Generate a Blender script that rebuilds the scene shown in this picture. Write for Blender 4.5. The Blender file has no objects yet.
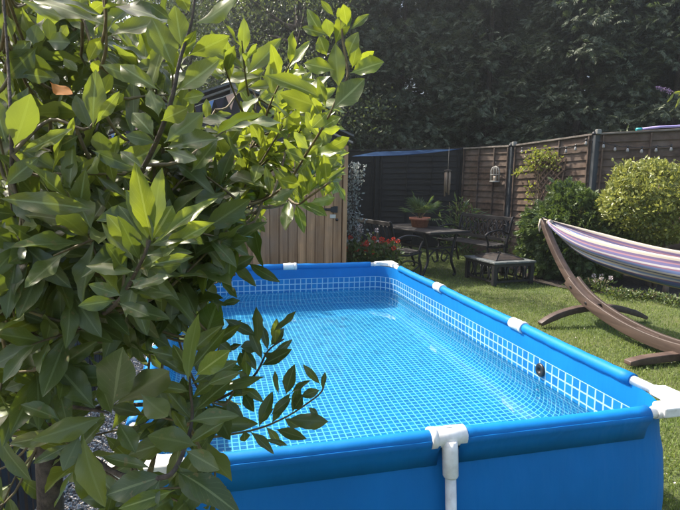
import bpy, math, random
import numpy as np
from mathutils import Vector, Matrix

# ------------------------------------------------------------------ camera, world, sun
S = bpy.context.scene
COL = S.collection
FPX = 525.0                                   # focal length in pixels of the 680 px wide photograph
CAM = Vector((-1.7576, -1.4815, 1.4959))
YAW, PITCH, ROLL = 0.252504, 0.146387, 0.016788
fw = Vector((math.sin(YAW)*math.cos(PITCH), math.cos(YAW)*math.cos(PITCH), -math.sin(PITCH)))
r0 = fw.cross(Vector((0, 0, 1))).normalized()
u0 = r0.cross(fw)
RT = r0*math.cos(ROLL) + u0*math.sin(ROLL)
UP = -r0*math.sin(ROLL) + u0*math.cos(ROLL)
cd = bpy.data.cameras.new('camera')
cam = bpy.data.objects.new('camera', cd)
COL.objects.link(cam)
cd.sensor_width = 36.0
cd.lens = FPX/680*36
cd.clip_start = 0.05
cd.clip_end = 500
cam.matrix_world = Matrix(((RT.x, UP.x, -fw.x, CAM.x), (RT.y, UP.y, -fw.y, CAM.y), (RT.z, UP.z, -fw.z, CAM.z), (0, 0, 0, 1)))
S.camera = cam

SUN_AZ = math.radians(-44)                    # measured from +y towards +x
SUN_EL = math.radians(50)
W = bpy.data.worlds.new('World')
S.world = W
W.use_nodes = True
nt = W.node_tree
bg = nt.nodes['Background']
sky = nt.nodes.new('ShaderNodeTexSky')
sky.sky_type = 'NISHITA'
sky.sun_disc = False
sky.sun_elevation = SUN_EL
sky.sun_rotation = SUN_AZ
sky.altitude = 50
sky.air_density = 1.0
sky.dust_density = 4.0
sky.ozone_density = 0.5
nt.links.new(sky.outputs[0], bg.inputs[0])
bg.inputs[1].default_value = 0.15
sl = bpy.data.lights.new('sun', 'SUN')
sl.energy = 4.0
sl.angle = math.radians(0.55)
sl.color = (1.0, 0.94, 0.84)
sun = bpy.data.objects.new('sun', sl)
COL.objects.link(sun)
sd = Vector((math.sin(SUN_AZ)*math.cos(SUN_EL), math.cos(SUN_AZ)*math.cos(SUN_EL), math.sin(SUN_EL)))
sun.rotation_euler = sd.to_track_quat('Z', 'Y').to_euler()
sun.location = sd*30
S.view_settings.view_transform = 'Standard'
S.view_settings.look = 'None'
S.view_settings.exposure = 1.4
S.view_settings.use_white_balance = True        # the phone's warm white balance
S.view_settings.white_balance_temperature = 6650
S.view_settings.white_balance_tint = 10
S.view_settings.gamma = 1.0
S.view_settings.use_curve_mapping = False
S.cycles.max_bounces = 8
S.cycles.transparent_max_bounces = 12
S.cycles.transmission_bounces = 4
S.cycles.caustics_reflective = False
S.cycles.sample_clamp_indirect = 4.0

HAZE = 0.0030
rng = random.Random(7)
NR = np.random.default_rng(11)

# ------------------------------------------------------------------ helpers
def ray(x, y):
    return fw + RT*((x-340)/FPX) - UP*((y-255)/FPX)
def at(x, y, d):
    return CAM + ray(x, y)*d
def gz(x, y, z=0.0):
    d = ray(x, y)
    return CAM + d*((z-CAM.z)/d.z)
def onx(x, y, X):
    d = ray(x, y)
    return CAM + d*((X-CAM.x)/d.x)
def ony(x, y, Y):
    d = ray(x, y)
    return CAM + d*((Y-CAM.y)/d.y)

class MB:
    def __init__(s):
        s.v = []; s.f = []; s.sm = []
    def add(s, vs, fs, smooth=False):
        o = len(s.v)
        s.v += [tuple(a) for a in vs]
        s.f += [tuple(i+o for i in f) for f in fs]
        s.sm += [smooth]*len(fs)
        return s
    def box(s, c, d, M=None):
        x, y, z = d[0]/2, d[1]/2, d[2]/2
        vs = [Vector((i*x, j*y, k*z)) for i in (-1, 1) for j in (-1, 1) for k in (-1, 1)]
        if M is not None:
            vs = [M @ v for v in vs]
        vs = [v + Vector(c) for v in vs]
        return s.add(vs, [(0, 1, 3, 2), (4, 6, 7, 5), (0, 4, 5, 1), (2, 3, 7, 6), (0, 2, 6, 4), (1, 5, 7, 3)])
    def beam(s, a, b, w, h, up=(0, 0, 1)):
        a = Vector(a); b = Vector(b)
        t = (b-a).normalized()
        n = t.cross(Vector(up))
        if n.length < 1e-4:
            n = t.cross(Vector((1, 0, 0)))
        n.normalize()
        m = n.cross(t)
        vs = [p + n*(i*w/2) + m*(j*h/2) for p in (a, b) for i, j in ((-1, -1), (1, -1), (1, 1), (-1, 1))]
        return s.add(vs, [(0, 1, 2, 3), (7, 6, 5, 4), (0, 4, 5, 1), (1, 5, 6, 2), (2, 6, 7, 3), (3, 7, 4, 0)])
    def sweep(s, pts, w, h, side, smooth=False):
        """rectangular section swept along pts in the plane perpendicular to side"""
        pts = [Vector(p) for p in pts]; side = Vector(side).normalized(); n = len(pts); vs = []
        for i, p in enumerate(pts):
            t = (pts[min(i+1, n-1)] - pts[max(i-1, 0)]).normalized()
            m = side.cross(t).normalized()
            hh = h[i] if isinstance(h, (list, tuple)) else h
            vs += [p + side*(a*w/2) + m*(b*hh/2) for a, b in ((-1, -1), (1, -1), (1, 1), (-1, 1))]
        fs = [(0, 3, 2, 1), (4*n-4, 4*n-3, 4*n-2, 4*n-1)]
        for i in range(n-1):
            for k in range(4):
                fs.append((4*i+k, 4*i+(k+1) % 4, 4*i+4+(k+1) % 4, 4*i+4+k))
        return s.add(vs, fs, smooth)
    def tube(s, pts, r, n=8, cap=True):
        pts = [Vector(p) for p in pts]; k = len(pts)
        rs = r if isinstance(r, (list, tuple)) else [r]*k
        vs = []; ref = None
        for i, p in enumerate(pts):
            t = (pts[min(i+1, k-1)] - pts[max(i-1, 0)])
            t = t.normalized() if t.length > 1e-9 else Vector((0, 0, 1))
            if ref is None:
                ref = t.orthogonal().normalized()
            ref = (ref - t*ref.dot(t)).normalized()
            b = t.cross(ref)
            vs += [p + ref*(rs[i]*math.cos(2*math.pi*j/n)) + b*(rs[i]*math.sin(2*math.pi*j/n)) for j in range(n)]
        fs = [(i*n+j, i*n+(j+1) % n, (i+1)*n+(j+1) % n, (i+1)*n+j) for i in range(k-1) for j in range(n)]
        s.add(vs, fs, True)
        if cap:
            o = len(s.v) - k*n
            s.f += [tuple(o+j for j in range(n-1, -1, -1)), tuple(o+(k-1)*n+j for j in range(n))]
            s.sm += [False, False]
        return s
    def lathe(s, prof, c=(0, 0, 0), n=20, M=None):
        vs = []
        for (r, z) in prof:
            for j in range(n):
                v = Vector((r*math.cos(2*math.pi*j/n), r*math.sin(2*math.pi*j/n), z))
                if M is not None:
                    v = M @ v
                vs.append(v + Vector(c))
        fs = [(i*n+j, i*n+(j+1) % n, (i+1)*n+(j+1) % n, (i+1)*n+j) for i in range(len(prof)-1) for j in range(n)]
        return s.add(vs, fs, True)
    def prism(s, poly, z0, z1, fn=None):
        n = len(poly)
        vs = [Vector((p[0], p[1], z0)) for p in poly] + [Vector((p[0], p[1], z1)) for p in poly]
        if fn:
            vs = [fn(v) for v in vs]
        fs = [tuple(range(n-1, -1, -1)), tuple(range(n, 2*n))] + [(i, (i+1) % n, n+(i+1) % n, n+i) for i in range(n)]
        return s.add(vs, fs)
    def mesh(s, name, mat):
        me = bpy.data.meshes.new(name)
        me.from_pydata(s.v, [], s.f)
        me.polygons.foreach_set('use_smooth', s.sm)
        if mat:
            me.materials.append(mat)
        me.update()
        return me
    def build(s, name, mat, parent=None, bevel=0.0, seg=2):
        return link(name, s.mesh(name, mat), parent, bevel, seg)

def world_of(o):
    M = o.matrix_basis
    if o.parent is not None:
        M = world_of(o.parent) @ o.matrix_parent_inverse @ M
    return M
def link(name, me, parent=None, bevel=0.0, seg=2):
    o = bpy.data.objects.new(name, me)
    COL.objects.link(o)
    if parent is not None:
        o.parent = parent
        o.matrix_parent_inverse = world_of(parent).inverted()
    if bevel:
        b = o.modifiers.new('bevel', 'BEVEL'); b.width = bevel; b.segments = seg; b.limit_method = 'ANGLE'
    return o

def np_mesh(name, verts, faces, mat, smooth=False, attr=None):
    """verts (n,3); faces (m,k) with k constant"""
    verts = np.asarray(verts, dtype=np.float32); faces = np.asarray(faces, dtype=np.int32)
    me = bpy.data.meshes.new(name)
    m, k = faces.shape
    me.vertices.add(len(verts)); me.vertices.foreach_set('co', verts.ravel())
    me.loops.add(m*k); me.loops.foreach_set('vertex_index', faces.ravel())
    me.polygons.add(m)
    me.polygons.foreach_set('loop_start', np.arange(0, m*k, k, dtype=np.int32))
    me.polygons.foreach_set('loop_total', np.full(m, k, dtype=np.int32))
    me.polygons.foreach_set('use_smooth', np.full(m, smooth, dtype=bool))
    if attr is not None:
        a = me.attributes.new('tone', 'FLOAT', 'POINT')
        a.data.foreach_set('value', np.asarray(attr, dtype=np.float32))
    me.materials.append(mat)
    me.update(calc_edges=True)
    return me

def thing(name, label, cat, loc=(0, 0, 0), group=None, rz=0.0):
    o = bpy.data.objects.new(name, None)
    COL.objects.link(o)
    o.empty_display_size = 0.1
    o.location = loc
    o.rotation_euler = (0, 0, rz)
    o['label'] = label; o['category'] = cat
    if group:
        o['group'] = group
    return o
def tag(o, label, cat, group=None):
    o['label'] = label; o['category'] = cat
    if group:
        o['group'] = group
    return o
def struct(o):
    o['kind'] = 'structure'
    return o

# ------------------------------------------------------------------ materials
def mat(name, base=(0.5, 0.5, 0.5), rough=0.6, **kw):
    m = bpy.data.materials.new(name)
    m.use_nodes = True
    p = m.node_tree.nodes['Principled BSDF']
    p.inputs['Base Color'].default_value = (*base, 1)
    p.inputs['Roughness'].default_value = rough
    for k, v in kw.items():
        p.inputs[k].default_value = v
    return m
def N(m, t, **kw):
    n = m.node_tree.nodes.new(t)
    for k, v in kw.items():
        setattr(n, k, v)
    return n
def L(m, a, b):
    m.node_tree.links.new(a, b)
def ramp(m, fac, stops):
    n = N(m, 'ShaderNodeValToRGB')
    e = n.color_ramp.elements
    while len(e) < len(stops):
        e.new(0.5)
    for i, (p, c) in enumerate(stops):
        e[i].position = p; e[i].color = (*c, 1)
    L(m, fac, n.inputs[0])
    return n.outputs[0]
def noise(m, scale, detail=4, vec=None, rough=0.6):
    n = N(m, 'ShaderNodeTexNoise')
    n.inputs['Scale'].default_value = scale; n.inputs['Detail'].default_value = detail; n.inputs['Roughness'].default_value = rough
    if vec is not None:
        L(m, vec, n.inputs['Vector'])
    return n.outputs[0]
def bump(m, h, s=0.3, dist=0.01):
    b = N(m, 'ShaderNodeBump')
    b.inputs['Strength'].default_value = s; b.inputs['Distance'].default_value = dist
    L(m, h, b.inputs['Height'])
    L(m, b.outputs[0], m.node_tree.nodes['Principled BSDF'].inputs['Normal'])
def P(m):
    return m.node_tree.nodes['Principled BSDF']
def mathn(m, op, a, b=None, c=None):
    n = N(m, 'ShaderNodeMath', operation=op)
    for i, x in enumerate((a, b, c)):
        if x is None: continue
        if isinstance(x, (int, float)):
            n.inputs[i].default_value = x
        else:
            L(m, x, n.inputs[i])
    return n.outputs[0]
def mixc(m, fac, a, b, blend='MIX'):
    n = N(m, 'ShaderNodeMix', data_type='RGBA', blend_type=blend)
    if isinstance(fac, (int, float)): n.inputs[0].default_value = fac
    else: L(m, fac, n.inputs[0])
    for i, x in ((6, a), (7, b)):
        if isinstance(x, tuple): n.inputs[i].default_value = (*x, 1)
        else: L(m, x, n.inputs[i])
    return n.outputs[2]
def objrand(m):
    return N(m, 'ShaderNodeObjectInfo').outputs['Random']
def geopos(m):
    return N(m, 'ShaderNodeNewGeometry').outputs['Position']

def wood(name, dark, light, axis, scale=1.0, rough=0.75, grey=None):
    m = mat(name, light, rough)
    tc = N(m, 'ShaderNodeNewGeometry')
    mp = N(m, 'ShaderNodeMapping')
    sc = [22*scale]*3; sc[axis] = 1.2*scale
    mp.inputs['Scale'].default_value = sc
    L(m, tc.outputs['Position'], mp.inputs['Vector'])
    add = N(m, 'ShaderNodeVectorMath', operation='ADD')
    L(m, mp.outputs[0], add.inputs[0])
    r = objrand(m)
    cb = N(m, 'ShaderNodeCombineXYZ')
    for i in range(3):
        L(m, mathn(m, 'MULTIPLY', r, 37.0+i*11), cb.inputs[i])
    L(m, cb.outputs[0], add.inputs[1])
    n = noise(m, 1.0, 6, add.outputs[0], 0.65)
    c = ramp(m, n, [(0.3, dark), (0.7, light)])
    hs = N(m, 'ShaderNodeHueSaturation')
    L(m, c, hs.inputs['Color'])
    L(m, mathn(m, 'MULTIPLY_ADD', r, 0.5, 0.72), hs.inputs['Value'])
    col = hs.outputs[0]
    big = noise(m, 3.0, 3, tc.outputs['Position'])
    if grey:
        col = mixc(m, ramp(m, big, [(0.42, (0, 0, 0)), (0.68, (0.8, 0.8, 0.8))]), col, grey)
    L(m, col, P(m).inputs['Base Color'])
    bump(m, n, 0.35, 0.004)
    return m

def leafmat(name, dark, light, under, trans, rough=0.38, tf=0.45, vein=None, tone=False, blot=0.0):
    """two sided leaf: principled face plus translucency"""
    m = mat(name, light, rough)
    p = P(m)
    if tone:
        a = N(m, 'ShaderNodeAttribute', attribute_name='tone')
        f = a.outputs['Fac']
    else:
        f = objrand(m)
    col = ramp(m, f, [(0.0, dark), (1.0, light)])
    nz = noise(m, 45.0, 3, geopos(m))
    col = mixc(m, mathn(m, 'MULTIPLY', nz, 0.35), col, dark)
    tcol = mixc(m, f, tuple(x*0.75 for x in trans), trans)
    if vein:
        uv = N(m, 'ShaderNodeAttribute', attribute_name='leafuv')
        sx = N(m, 'ShaderNodeSeparateXYZ')
        L(m, uv.outputs['Vector'], sx.inputs[0])
        ay = mathn(m, 'ABSOLUTE', sx.outputs[1])
        mid = mathn(m, 'LESS_THAN', ay, 0.085)
        w = mathn(m, 'FRACT', mathn(m, 'MULTIPLY_ADD', sx.outputs[0], 9.0, mathn(m, 'MULTIPLY', ay, -2.6)))
        side = mathn(m, 'MULTIPLY', mathn(m, 'LESS_THAN', w, 0.09), 0.28)
        vf = mathn(m, 'MAXIMUM', mathn(m, 'MULTIPLY', mid, 0.95), side)
        col = mixc(m, vf, col, vein)
        bump(m, mathn(m, 'ADD', w, mathn(m, 'MULTIPLY', nz, 0.6)), 0.12, 0.002)
    if blot:
        bl = noise(m, 70.0, 2, geopos(m))
        col = mixc(m, mathn(m, 'MULTIPLY', mathn(m, 'GREATER_THAN', bl, 0.67), blot), col, (0.22, 0.15, 0.06))
    geo = N(m, 'ShaderNodeNewGeometry')
    col2 = mixc(m, geo.outputs['Backfacing'], col, mixc(m, 0.6, col, under))
    L(m, col2, p.inputs['Base Color'])
    t = N(m, 'ShaderNodeBsdfTranslucent')
    L(m, tcol, t.inputs['Color'])
    mx = N(m, 'ShaderNodeMixShader')
    mx.inputs[0].default_value = tf
    L(m, p.outputs[0], mx.inputs[1]); L(m, t.outputs[0], mx.inputs[2])
    L(m, mx.outputs[0], m.node_tree.nodes['Material Output'].inputs['Surface'])
    return m

M_ = {}
M_['white_plastic'] = mat('white_plastic', (0.74, 0.74, 0.72), 0.38)
m = M_['white_plastic']; L(m, ramp(m, noise(m, 30, 4, geopos(m)), [(0.3, (0.60, 0.59, 0.56)), (0.6, (0.76, 0.76, 0.74))]), P(m).inputs['Base Color'])
def pvc(name, c, rough, bs=0.40):
    m = mat(name, c, rough)
    P(m).inputs['Specular IOR Level'].default_value = 0.2
    g = geopos(m)
    n1 = noise(m, 2.2, 3, g); n2 = noise(m, 60, 3, g)
    L(m, mixc(m, ramp(m, n1, [(0.35, (0, 0, 0)), (0.75, (1, 1, 1))]), tuple(x*0.86 for x in c), tuple(min(1, x*1.08) for x in c)), P(m).inputs['Base Color'])
    mp = N(m, 'ShaderNodeMapping'); mp.inputs['Scale'].default_value = (9, 9, 1.2)
    L(m, g, mp.inputs['Vector'])
    bump(m, mathn(m, 'ADD', noise(m, 1.0, 3, mp.outputs[0]), mathn(m, 'MULTIPLY', n2, 0.008)), bs, 0.04)
    return m
M_['pvc'] = pvc('blue_pvc', (0.001, 0.150, 0.43), 0.6)
M_['sleeve'] = pvc('blue_pvc_sleeve', (0.001, 0.165, 0.47), 0.55, 0.10)

def tilemat(name, pitch, lw, ca, cb, line):
    m = mat(name, ca, 0.5)
    P(m).inputs['Specular IOR Level'].default_value = 0.25
    uv = N(m, 'ShaderNodeUVMap', uv_map='tile')
    sx = N(m, 'ShaderNodeSeparateXYZ')
    L(m, uv.outputs[0], sx.inputs[0])
    u = mathn(m, 'DIVIDE', sx.outputs[0], pitch); v = mathn(m, 'DIVIDE', sx.outputs[1], pitch)
    fl = N(m, 'ShaderNodeCombineXYZ')
    L(m, mathn(m, 'FLOOR', u), fl.inputs[0]); L(m, mathn(m, 'FLOOR', v), fl.inputs[1])
    wn = N(m, 'ShaderNodeTexWhiteNoise'); L(m, fl.outputs[0], wn.inputs['Vector'])
    col = mixc(m, wn.outputs[0], ca, cb)
    def edge(a):
        d = mathn(m, 'ABSOLUTE', mathn(m, 'SUBTRACT', mathn(m, 'FRACT', a), 0.5))
        mr = N(m, 'ShaderNodeMapRange'); L(m, d, mr.inputs[0])
        mr.inputs[1].default_value = 0.5-lw-0.03; mr.inputs[2].default_value = 0.5-lw+0.03
        return mr.outputs[0]
    e = mathn(m, 'MAXIMUM', edge(u), edge(v))
    # printed shade inside each tile
    sh = noise(m, 9.0, 2, uv.outputs[0])
    col = mixc(m, mathn(m, 'MULTIPLY', sh, 0.4), col, tuple(x*0.7 for x in ca))
    L(m, mixc(m, e, col, line), P(m).inputs['Base Color'])
    return m
M_['tile_wall'] = tilemat('tile_print_wall', 0.053, 0.075, (0.004, 0.145, 0.40), (0.007, 0.21, 0.48), (0.32, 0.50, 0.60))
M_['tile_floor'] = tilemat('tile_print_floor', 0.0345, 0.085, (0.001, 0.185, 0.46), (0.002, 0.255, 0.55), (0.15, 0.60, 0.73))

m = mat('water_surface', (0.82, 0.955, 1.0), 0.0); M_['water'] = m
P(m).inputs['IOR'].default_value = 1.333; P(m).inputs['Transmission Weight'].default_value = 1.0

m = mat('lawn_soil', (0.06, 0.07, 0.025), 0.95); M_['lawn'] = m
g_ = geopos(m)
L(m, mixc(m, ramp(m, noise(m, 1.1, 5, g_), [(0.35, (0, 0, 0)), (0.65, (1, 1, 1))]), (0.055, 0.085, 0.018), (0.095, 0.105, 0.032)), P(m).inputs['Base Color'])
bump(m, noise(m, 120, 4, g_), 0.8, 0.02)
m = mat('bed_soil', (0.035, 0.026, 0.018), 0.95); M_['soil'] = m
L(m, ramp(m, noise(m, 30, 5, geopos(m)), [(0.3, (0.015, 0.011, 0.008)), (0.7, (0.06, 0.045, 0.032))]), P(m).inputs['Base Color'])
bump(m, noise(m, 40, 5, geopos(m)), 0.9, 0.03)
m = mat('gravel_bed', (0.2, 0.19, 0.18), 0.95); M_['gravel_bed'] = m
m = mat('pebble', (0.4, 0.38, 0.36), 0.8); M_['pebble'] = m
a_ = N(m, 'ShaderNodeAttribute', attribute_name='tone')
L(m, ramp(m, a_.outputs['Fac'], [(0, (0.18, 0.16, 0.14)), (0.5, (0.50, 0.46, 0.41)), (1, (0.76, 0.71, 0.64))]), P(m).inputs['Base Color'])
m = leafmat('grass_blade', (0.100, 0.175, 0.025), (0.275, 0.315, 0.082), (0.16, 0.20, 0.07), (0.26, 0.35, 0.05), 0.55, 0.3, tone=True); M_['grass'] = m
M_['fence_wood'] = wood('weathered_brown_fence_wood', (0.044, 0.027, 0.018), (0.130, 0.082, 0.055), 0, 0.7, 0.9, grey=(0.14, 0.105, 0.082))
M_['dark_fence'] = wood('shade_darkened_fence_wood', (0.006, 0.006, 0.0055), (0.016, 0.0155, 0.014), 0, 0.7, 0.8)  # same fence timber, with the shade of sail and trees put into its colour
M_['cap_wood'] = wood('bleached_capping_wood', (0.13, 0.105, 0.085), (0.30, 0.26, 0.22), 0, 0.7, 0.85)
M_['trellis'] = wood('brown_trellis_lath', (0.10, 0.06, 0.04), (0.24, 0.15, 0.10), 2, 1.0, 0.8)
M_['slat_brown'] = wood('dark_brown_picket', (0.016, 0.012, 0.009), (0.042, 0.032, 0.025), 2, 1.0, 0.85)
M_['post'] = wood('grey_blue_painted_post', (0.016, 0.021, 0.026), (0.05, 0.058, 0.066), 2, 0.7, 0.7)
M_['shed_wood'] = wood('honey_brown_board', (0.19, 0.098, 0.044), (0.50, 0.29, 0.145), 2, 1.0, 0.75, grey=(0.29, 0.19, 0.12))
M_['shed_trim'] = wood('pale_shed_trim', (0.26, 0.14, 0.07), (0.48, 0.29, 0.15), 2, 1.0, 0.7)
M_['roof'] = mat('grey_roofing_felt', (0.10, 0.10, 0.10), 0.95)
m = M_['roof']; L(m, ramp(m, noise(m, 200, 3, geopos(m)), [(0.3, (0.05, 0.05, 0.05)), (0.7, (0.16, 0.155, 0.15))]), P(m).inputs['Base Color'])
M_['gable_dark'] = mat('dark_plum_paint', (0.028, 0.021, 0.026), 0.7)
M_['stand_wood'] = wood('dark_oiled_wood', (0.036, 0.023, 0.018), (0.095, 0.063, 0.050), 1, 0.8, 0.55)
M_['iron'] = mat('black_painted_iron', (0.016, 0.016, 0.019), 0.5, Metallic=0.2)
m = M_['iron']; bump(m, noise(m, 90, 3, geopos(m)), 0.3, 0.003)
M_['slat_dark'] = wood('dark_bench_slat', (0.012, 0.011, 0.012), (0.030, 0.027, 0.027), 1, 1.0, 0.65)
M_['table'] = wood('charcoal_table_board', (0.011, 0.010, 0.010), (0.030, 0.027, 0.026), 1, 1.0, 0.6)
M_['slate'] = mat('grey_slate_tile', (0.07, 0.08, 0.085), 0.45)
m = M_['slate']; L(m, ramp(m, noise(m, 14, 5, geopos(m)), [(0.3, (0.05, 0.058, 0.062)), (0.7, (0.15, 0.165, 0.165))]), P(m).inputs['Base Color'])
M_['mesh_iron'] = mat('rusty_spark_guard', (0.035, 0.027, 0.023), 0.7, Metallic=0.3)
m = M_['mesh_iron']; L(m, ramp(m, noise(m, 18, 4, geopos(m)), [(0.4, (0.012, 0.010, 0.010)), (0.7, (0.04, 0.026, 0.019))]), P(m).inputs['Base Color'])
M_['terracotta'] = mat('terracotta', (0.42, 0.155, 0.08), 0.8)
m = M_['terracotta']; L(m, ramp(m, noise(m, 25, 4, geopos(m)), [(0.3, (0.34, 0.12, 0.065)), (0.7, (0.50, 0.20, 0.12))]), P(m).inputs['Base Color'])
M_['sail'] = None
m = mat('blue_shade_cloth', (0.007, 0.060, 0.17), 0.7); M_['sail'] = m
t_ = N(m, 'ShaderNodeBsdfTranslucent'); t_.inputs[0].default_value = (0.008, 0.09, 0.25, 1)
mx = N(m, 'ShaderNodeMixShader'); mx.inputs[0].default_value = 0.45
L(m, P(m).outputs[0], mx.inputs[1]); L(m, t_.outputs[0], mx.inputs[2]); L(m, mx.outputs[0], m.node_tree.nodes['Material Output'].inputs[0])
M_['bark'] = mat('bark', (0.06, 0.045, 0.035), 0.9)
m = M_['bark']; L(m, ramp(m, noise(m, 40, 5, geopos(m)), [(0.3, (0.03, 0.022, 0.017)), (0.7, (0.11, 0.085, 0.065))]), P(m).inputs['Base Color']); bump(m, noise(m, 60, 5, geopos(m)), 0.7, 0.01)
M_['twig'] = mat('green_brown_twig', (0.13, 0.10, 0.045), 0.7)
m = M_['twig']; L(m, ramp(m, noise(m, 60, 4, geopos(m)), [(0.3, (0.07, 0.045, 0.025)), (0.7, (0.19, 0.15, 0.06))]), P(m).inputs['Base Color'])
M_['pale_bark'] = mat('pale_bark', (0.2, 0.15, 0.11), 0.9)
M_['rope'] = mat('cream_rope', (0.5, 0.42, 0.33), 0.9)
M_['glass'] = mat('bulb_glass', (0.30, 0.29, 0.28), 0.12)
M_['brass'] = mat('old_bamboo', (0.30, 0.22, 0.16), 0.6)
M_['cage'] = mat('pale_wire', (0.34, 0.33, 0.30), 0.5)
M_['black_rubber'] = mat('black_rubber', (0.012, 0.012, 0.014), 0.4)
M_['teal'] = mat('teal_hose', (0.02, 0.30, 0.33), 0.45)
M_['lilac'] = mat('lilac_foam', (0.32, 0.27, 0.55), 0.6)

# foliage
M_['bay_old'] = leafmat('bay_leaf_mature', (0.050, 0.078, 0.021), (0.105, 0.135, 0.036), (0.13, 0.155, 0.06), (0.14, 0.19, 0.012), 0.38, 0.27, vein=(0.17, 0.21, 0.08), blot=0.5)
M_['bay_mid'] = leafmat('bay_leaf_grown', (0.070, 0.095, 0.020), (0.140, 0.160, 0.032), (0.18, 0.21, 0.08), (0.27, 0.34, 0.03), 0.36, 0.38, vein=(0.27, 0.32, 0.13), blot=0.3)
M_['bay_new'] = leafmat('bay_leaf_new', (0.085, 0.130, 0.015), (0.155, 0.195, 0.022), (0.19, 0.24, 0.08), (0.36, 0.43, 0.03), 0.36, 0.42, vein=(0.36, 0.40, 0.12))
M_['bay_dead'] = leafmat('bay_leaf_dead', (0.48, 0.17, 0.02), (0.52, 0.19, 0.025), (0.48, 0.2, 0.05), (0.6, 0.20, 0.02), 0.85, 0.4, vein=(0.35, 0.18, 0.06))
M_['bay_fill'] = leafmat('bay_leaf_inner', (0.022, 0.047, 0.014), (0.075, 0.115, 0.022), (0.12, 0.16, 0.08), (0.27, 0.36, 0.02), 0.34, 0.38, tone=True)
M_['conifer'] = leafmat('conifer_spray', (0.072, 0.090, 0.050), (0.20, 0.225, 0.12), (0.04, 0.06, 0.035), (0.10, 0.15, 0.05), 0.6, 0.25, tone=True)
M_['decid'] = leafmat('small_tree_leaf', (0.045, 0.062, 0.028), (0.13, 0.16, 0.065), (0.09, 0.12, 0.06), (0.16, 0.21, 0.05), 0.45, 0.35, tone=True)
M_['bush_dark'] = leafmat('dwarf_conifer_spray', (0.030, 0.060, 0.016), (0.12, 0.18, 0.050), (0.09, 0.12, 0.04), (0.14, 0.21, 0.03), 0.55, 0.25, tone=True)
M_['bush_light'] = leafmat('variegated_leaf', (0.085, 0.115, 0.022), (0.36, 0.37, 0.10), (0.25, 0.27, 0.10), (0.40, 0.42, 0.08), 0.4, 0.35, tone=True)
M_['climber'] = leafmat('yellow_climber_leaf', (0.12, 0.15, 0.02), (0.34, 0.37, 0.06), (0.3, 0.33, 0.1), (0.5, 0.55, 0.06), 0.45, 0.4, tone=True)
M_['silver'] = leafmat('silver_leaf', (0.13, 0.155, 0.14), (0.34, 0.37, 0.36), (0.4, 0.43, 0.43), (0.3, 0.34, 0.3), 0.6, 0.25, tone=True)
M_['herb'] = leafmat('garden_plant_leaf', (0.035, 0.065, 0.018), (0.11, 0.15, 0.045), (0.10, 0.13, 0.05), (0.18, 0.24, 0.04), 0.5, 0.3, tone=True)
M_['palm'] = leafmat('palm_leaf', (0.035, 0.075, 0.03), (0.10, 0.16, 0.06), (0.10, 0.14, 0.07), (0.18, 0.26, 0.05), 0.45, 0.3, tone=True)
M_['red_petal'] = leafmat('red_petal', (0.50, 0.035, 0.015), (0.72, 0.10, 0.035), (0.55, 0.06, 0.04), (0.7, 0.05, 0.02), 0.6, 0.25, tone=True)
M_['white_petal'] = leafmat('white_petal', (0.5, 0.42, 0.42), (0.75, 0.7, 0.7), (0.6, 0.55, 0.55), (0.6, 0.5, 0.5), 0.6, 0.25, tone=True)
M_['purple_petal'] = leafmat('purple_petal', (0.07, 0.055, 0.09), (0.13, 0.10, 0.16), (0.2, 0.15, 0.3), (0.3, 0.2, 0.4), 0.7, 0.25, tone=True)

# ------------------------------------------------------------------ foliage generators
def frames(d, up=None):
    """orthonormal frames for unit vectors d (n,3)"""
    d = d/np.linalg.norm(d, axis=1, keepdims=True)
    r = NR.normal(size=d.shape) if up is None else up
    u = np.cross(d, r); u /= np.linalg.norm(u, axis=1, keepdims=True)+1e-9
    w = np.cross(u, d)
    return d, u, w
def leaf_cloud(name, pos, direc, length, width, mt, tone, cup=0.25, up=None):
    """one folded lanceolate leaf (4 quads) per position"""
    n = len(pos)
    d, u, w = frames(direc, up)
    tpl = [(0, 0, 0), (0.35, -0.5, 0.5), (0.35, 0, 0), (0.35, 0.5, 0.5), (0.7, -0.42, 0.42), (0.7, 0, -0.03), (0.7, 0.42, 0.42), (1.0, 0, -0.12)]
    ln = length[:, None]; wd = width[:, None]
    v = np.stack([pos+d*ln*a+u*wd*b+w*(wd*c*cup if c >= 0 else ln*c) for a, b, c in tpl], 1)
    fq = np.array([(0, 2, 1), (0, 3, 2), (1, 2, 5), (1, 5, 4), (2, 3, 6), (2, 6, 5), (4, 5, 7), (5, 6, 7)])
    f = (np.arange(n)*8)[:, None, None]+fq[None]
    return np_mesh(name, v.reshape(-1, 3), f.reshape(-1, 3), mt, False, np.repeat(np.clip(tone, 0, 1), 8))
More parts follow.
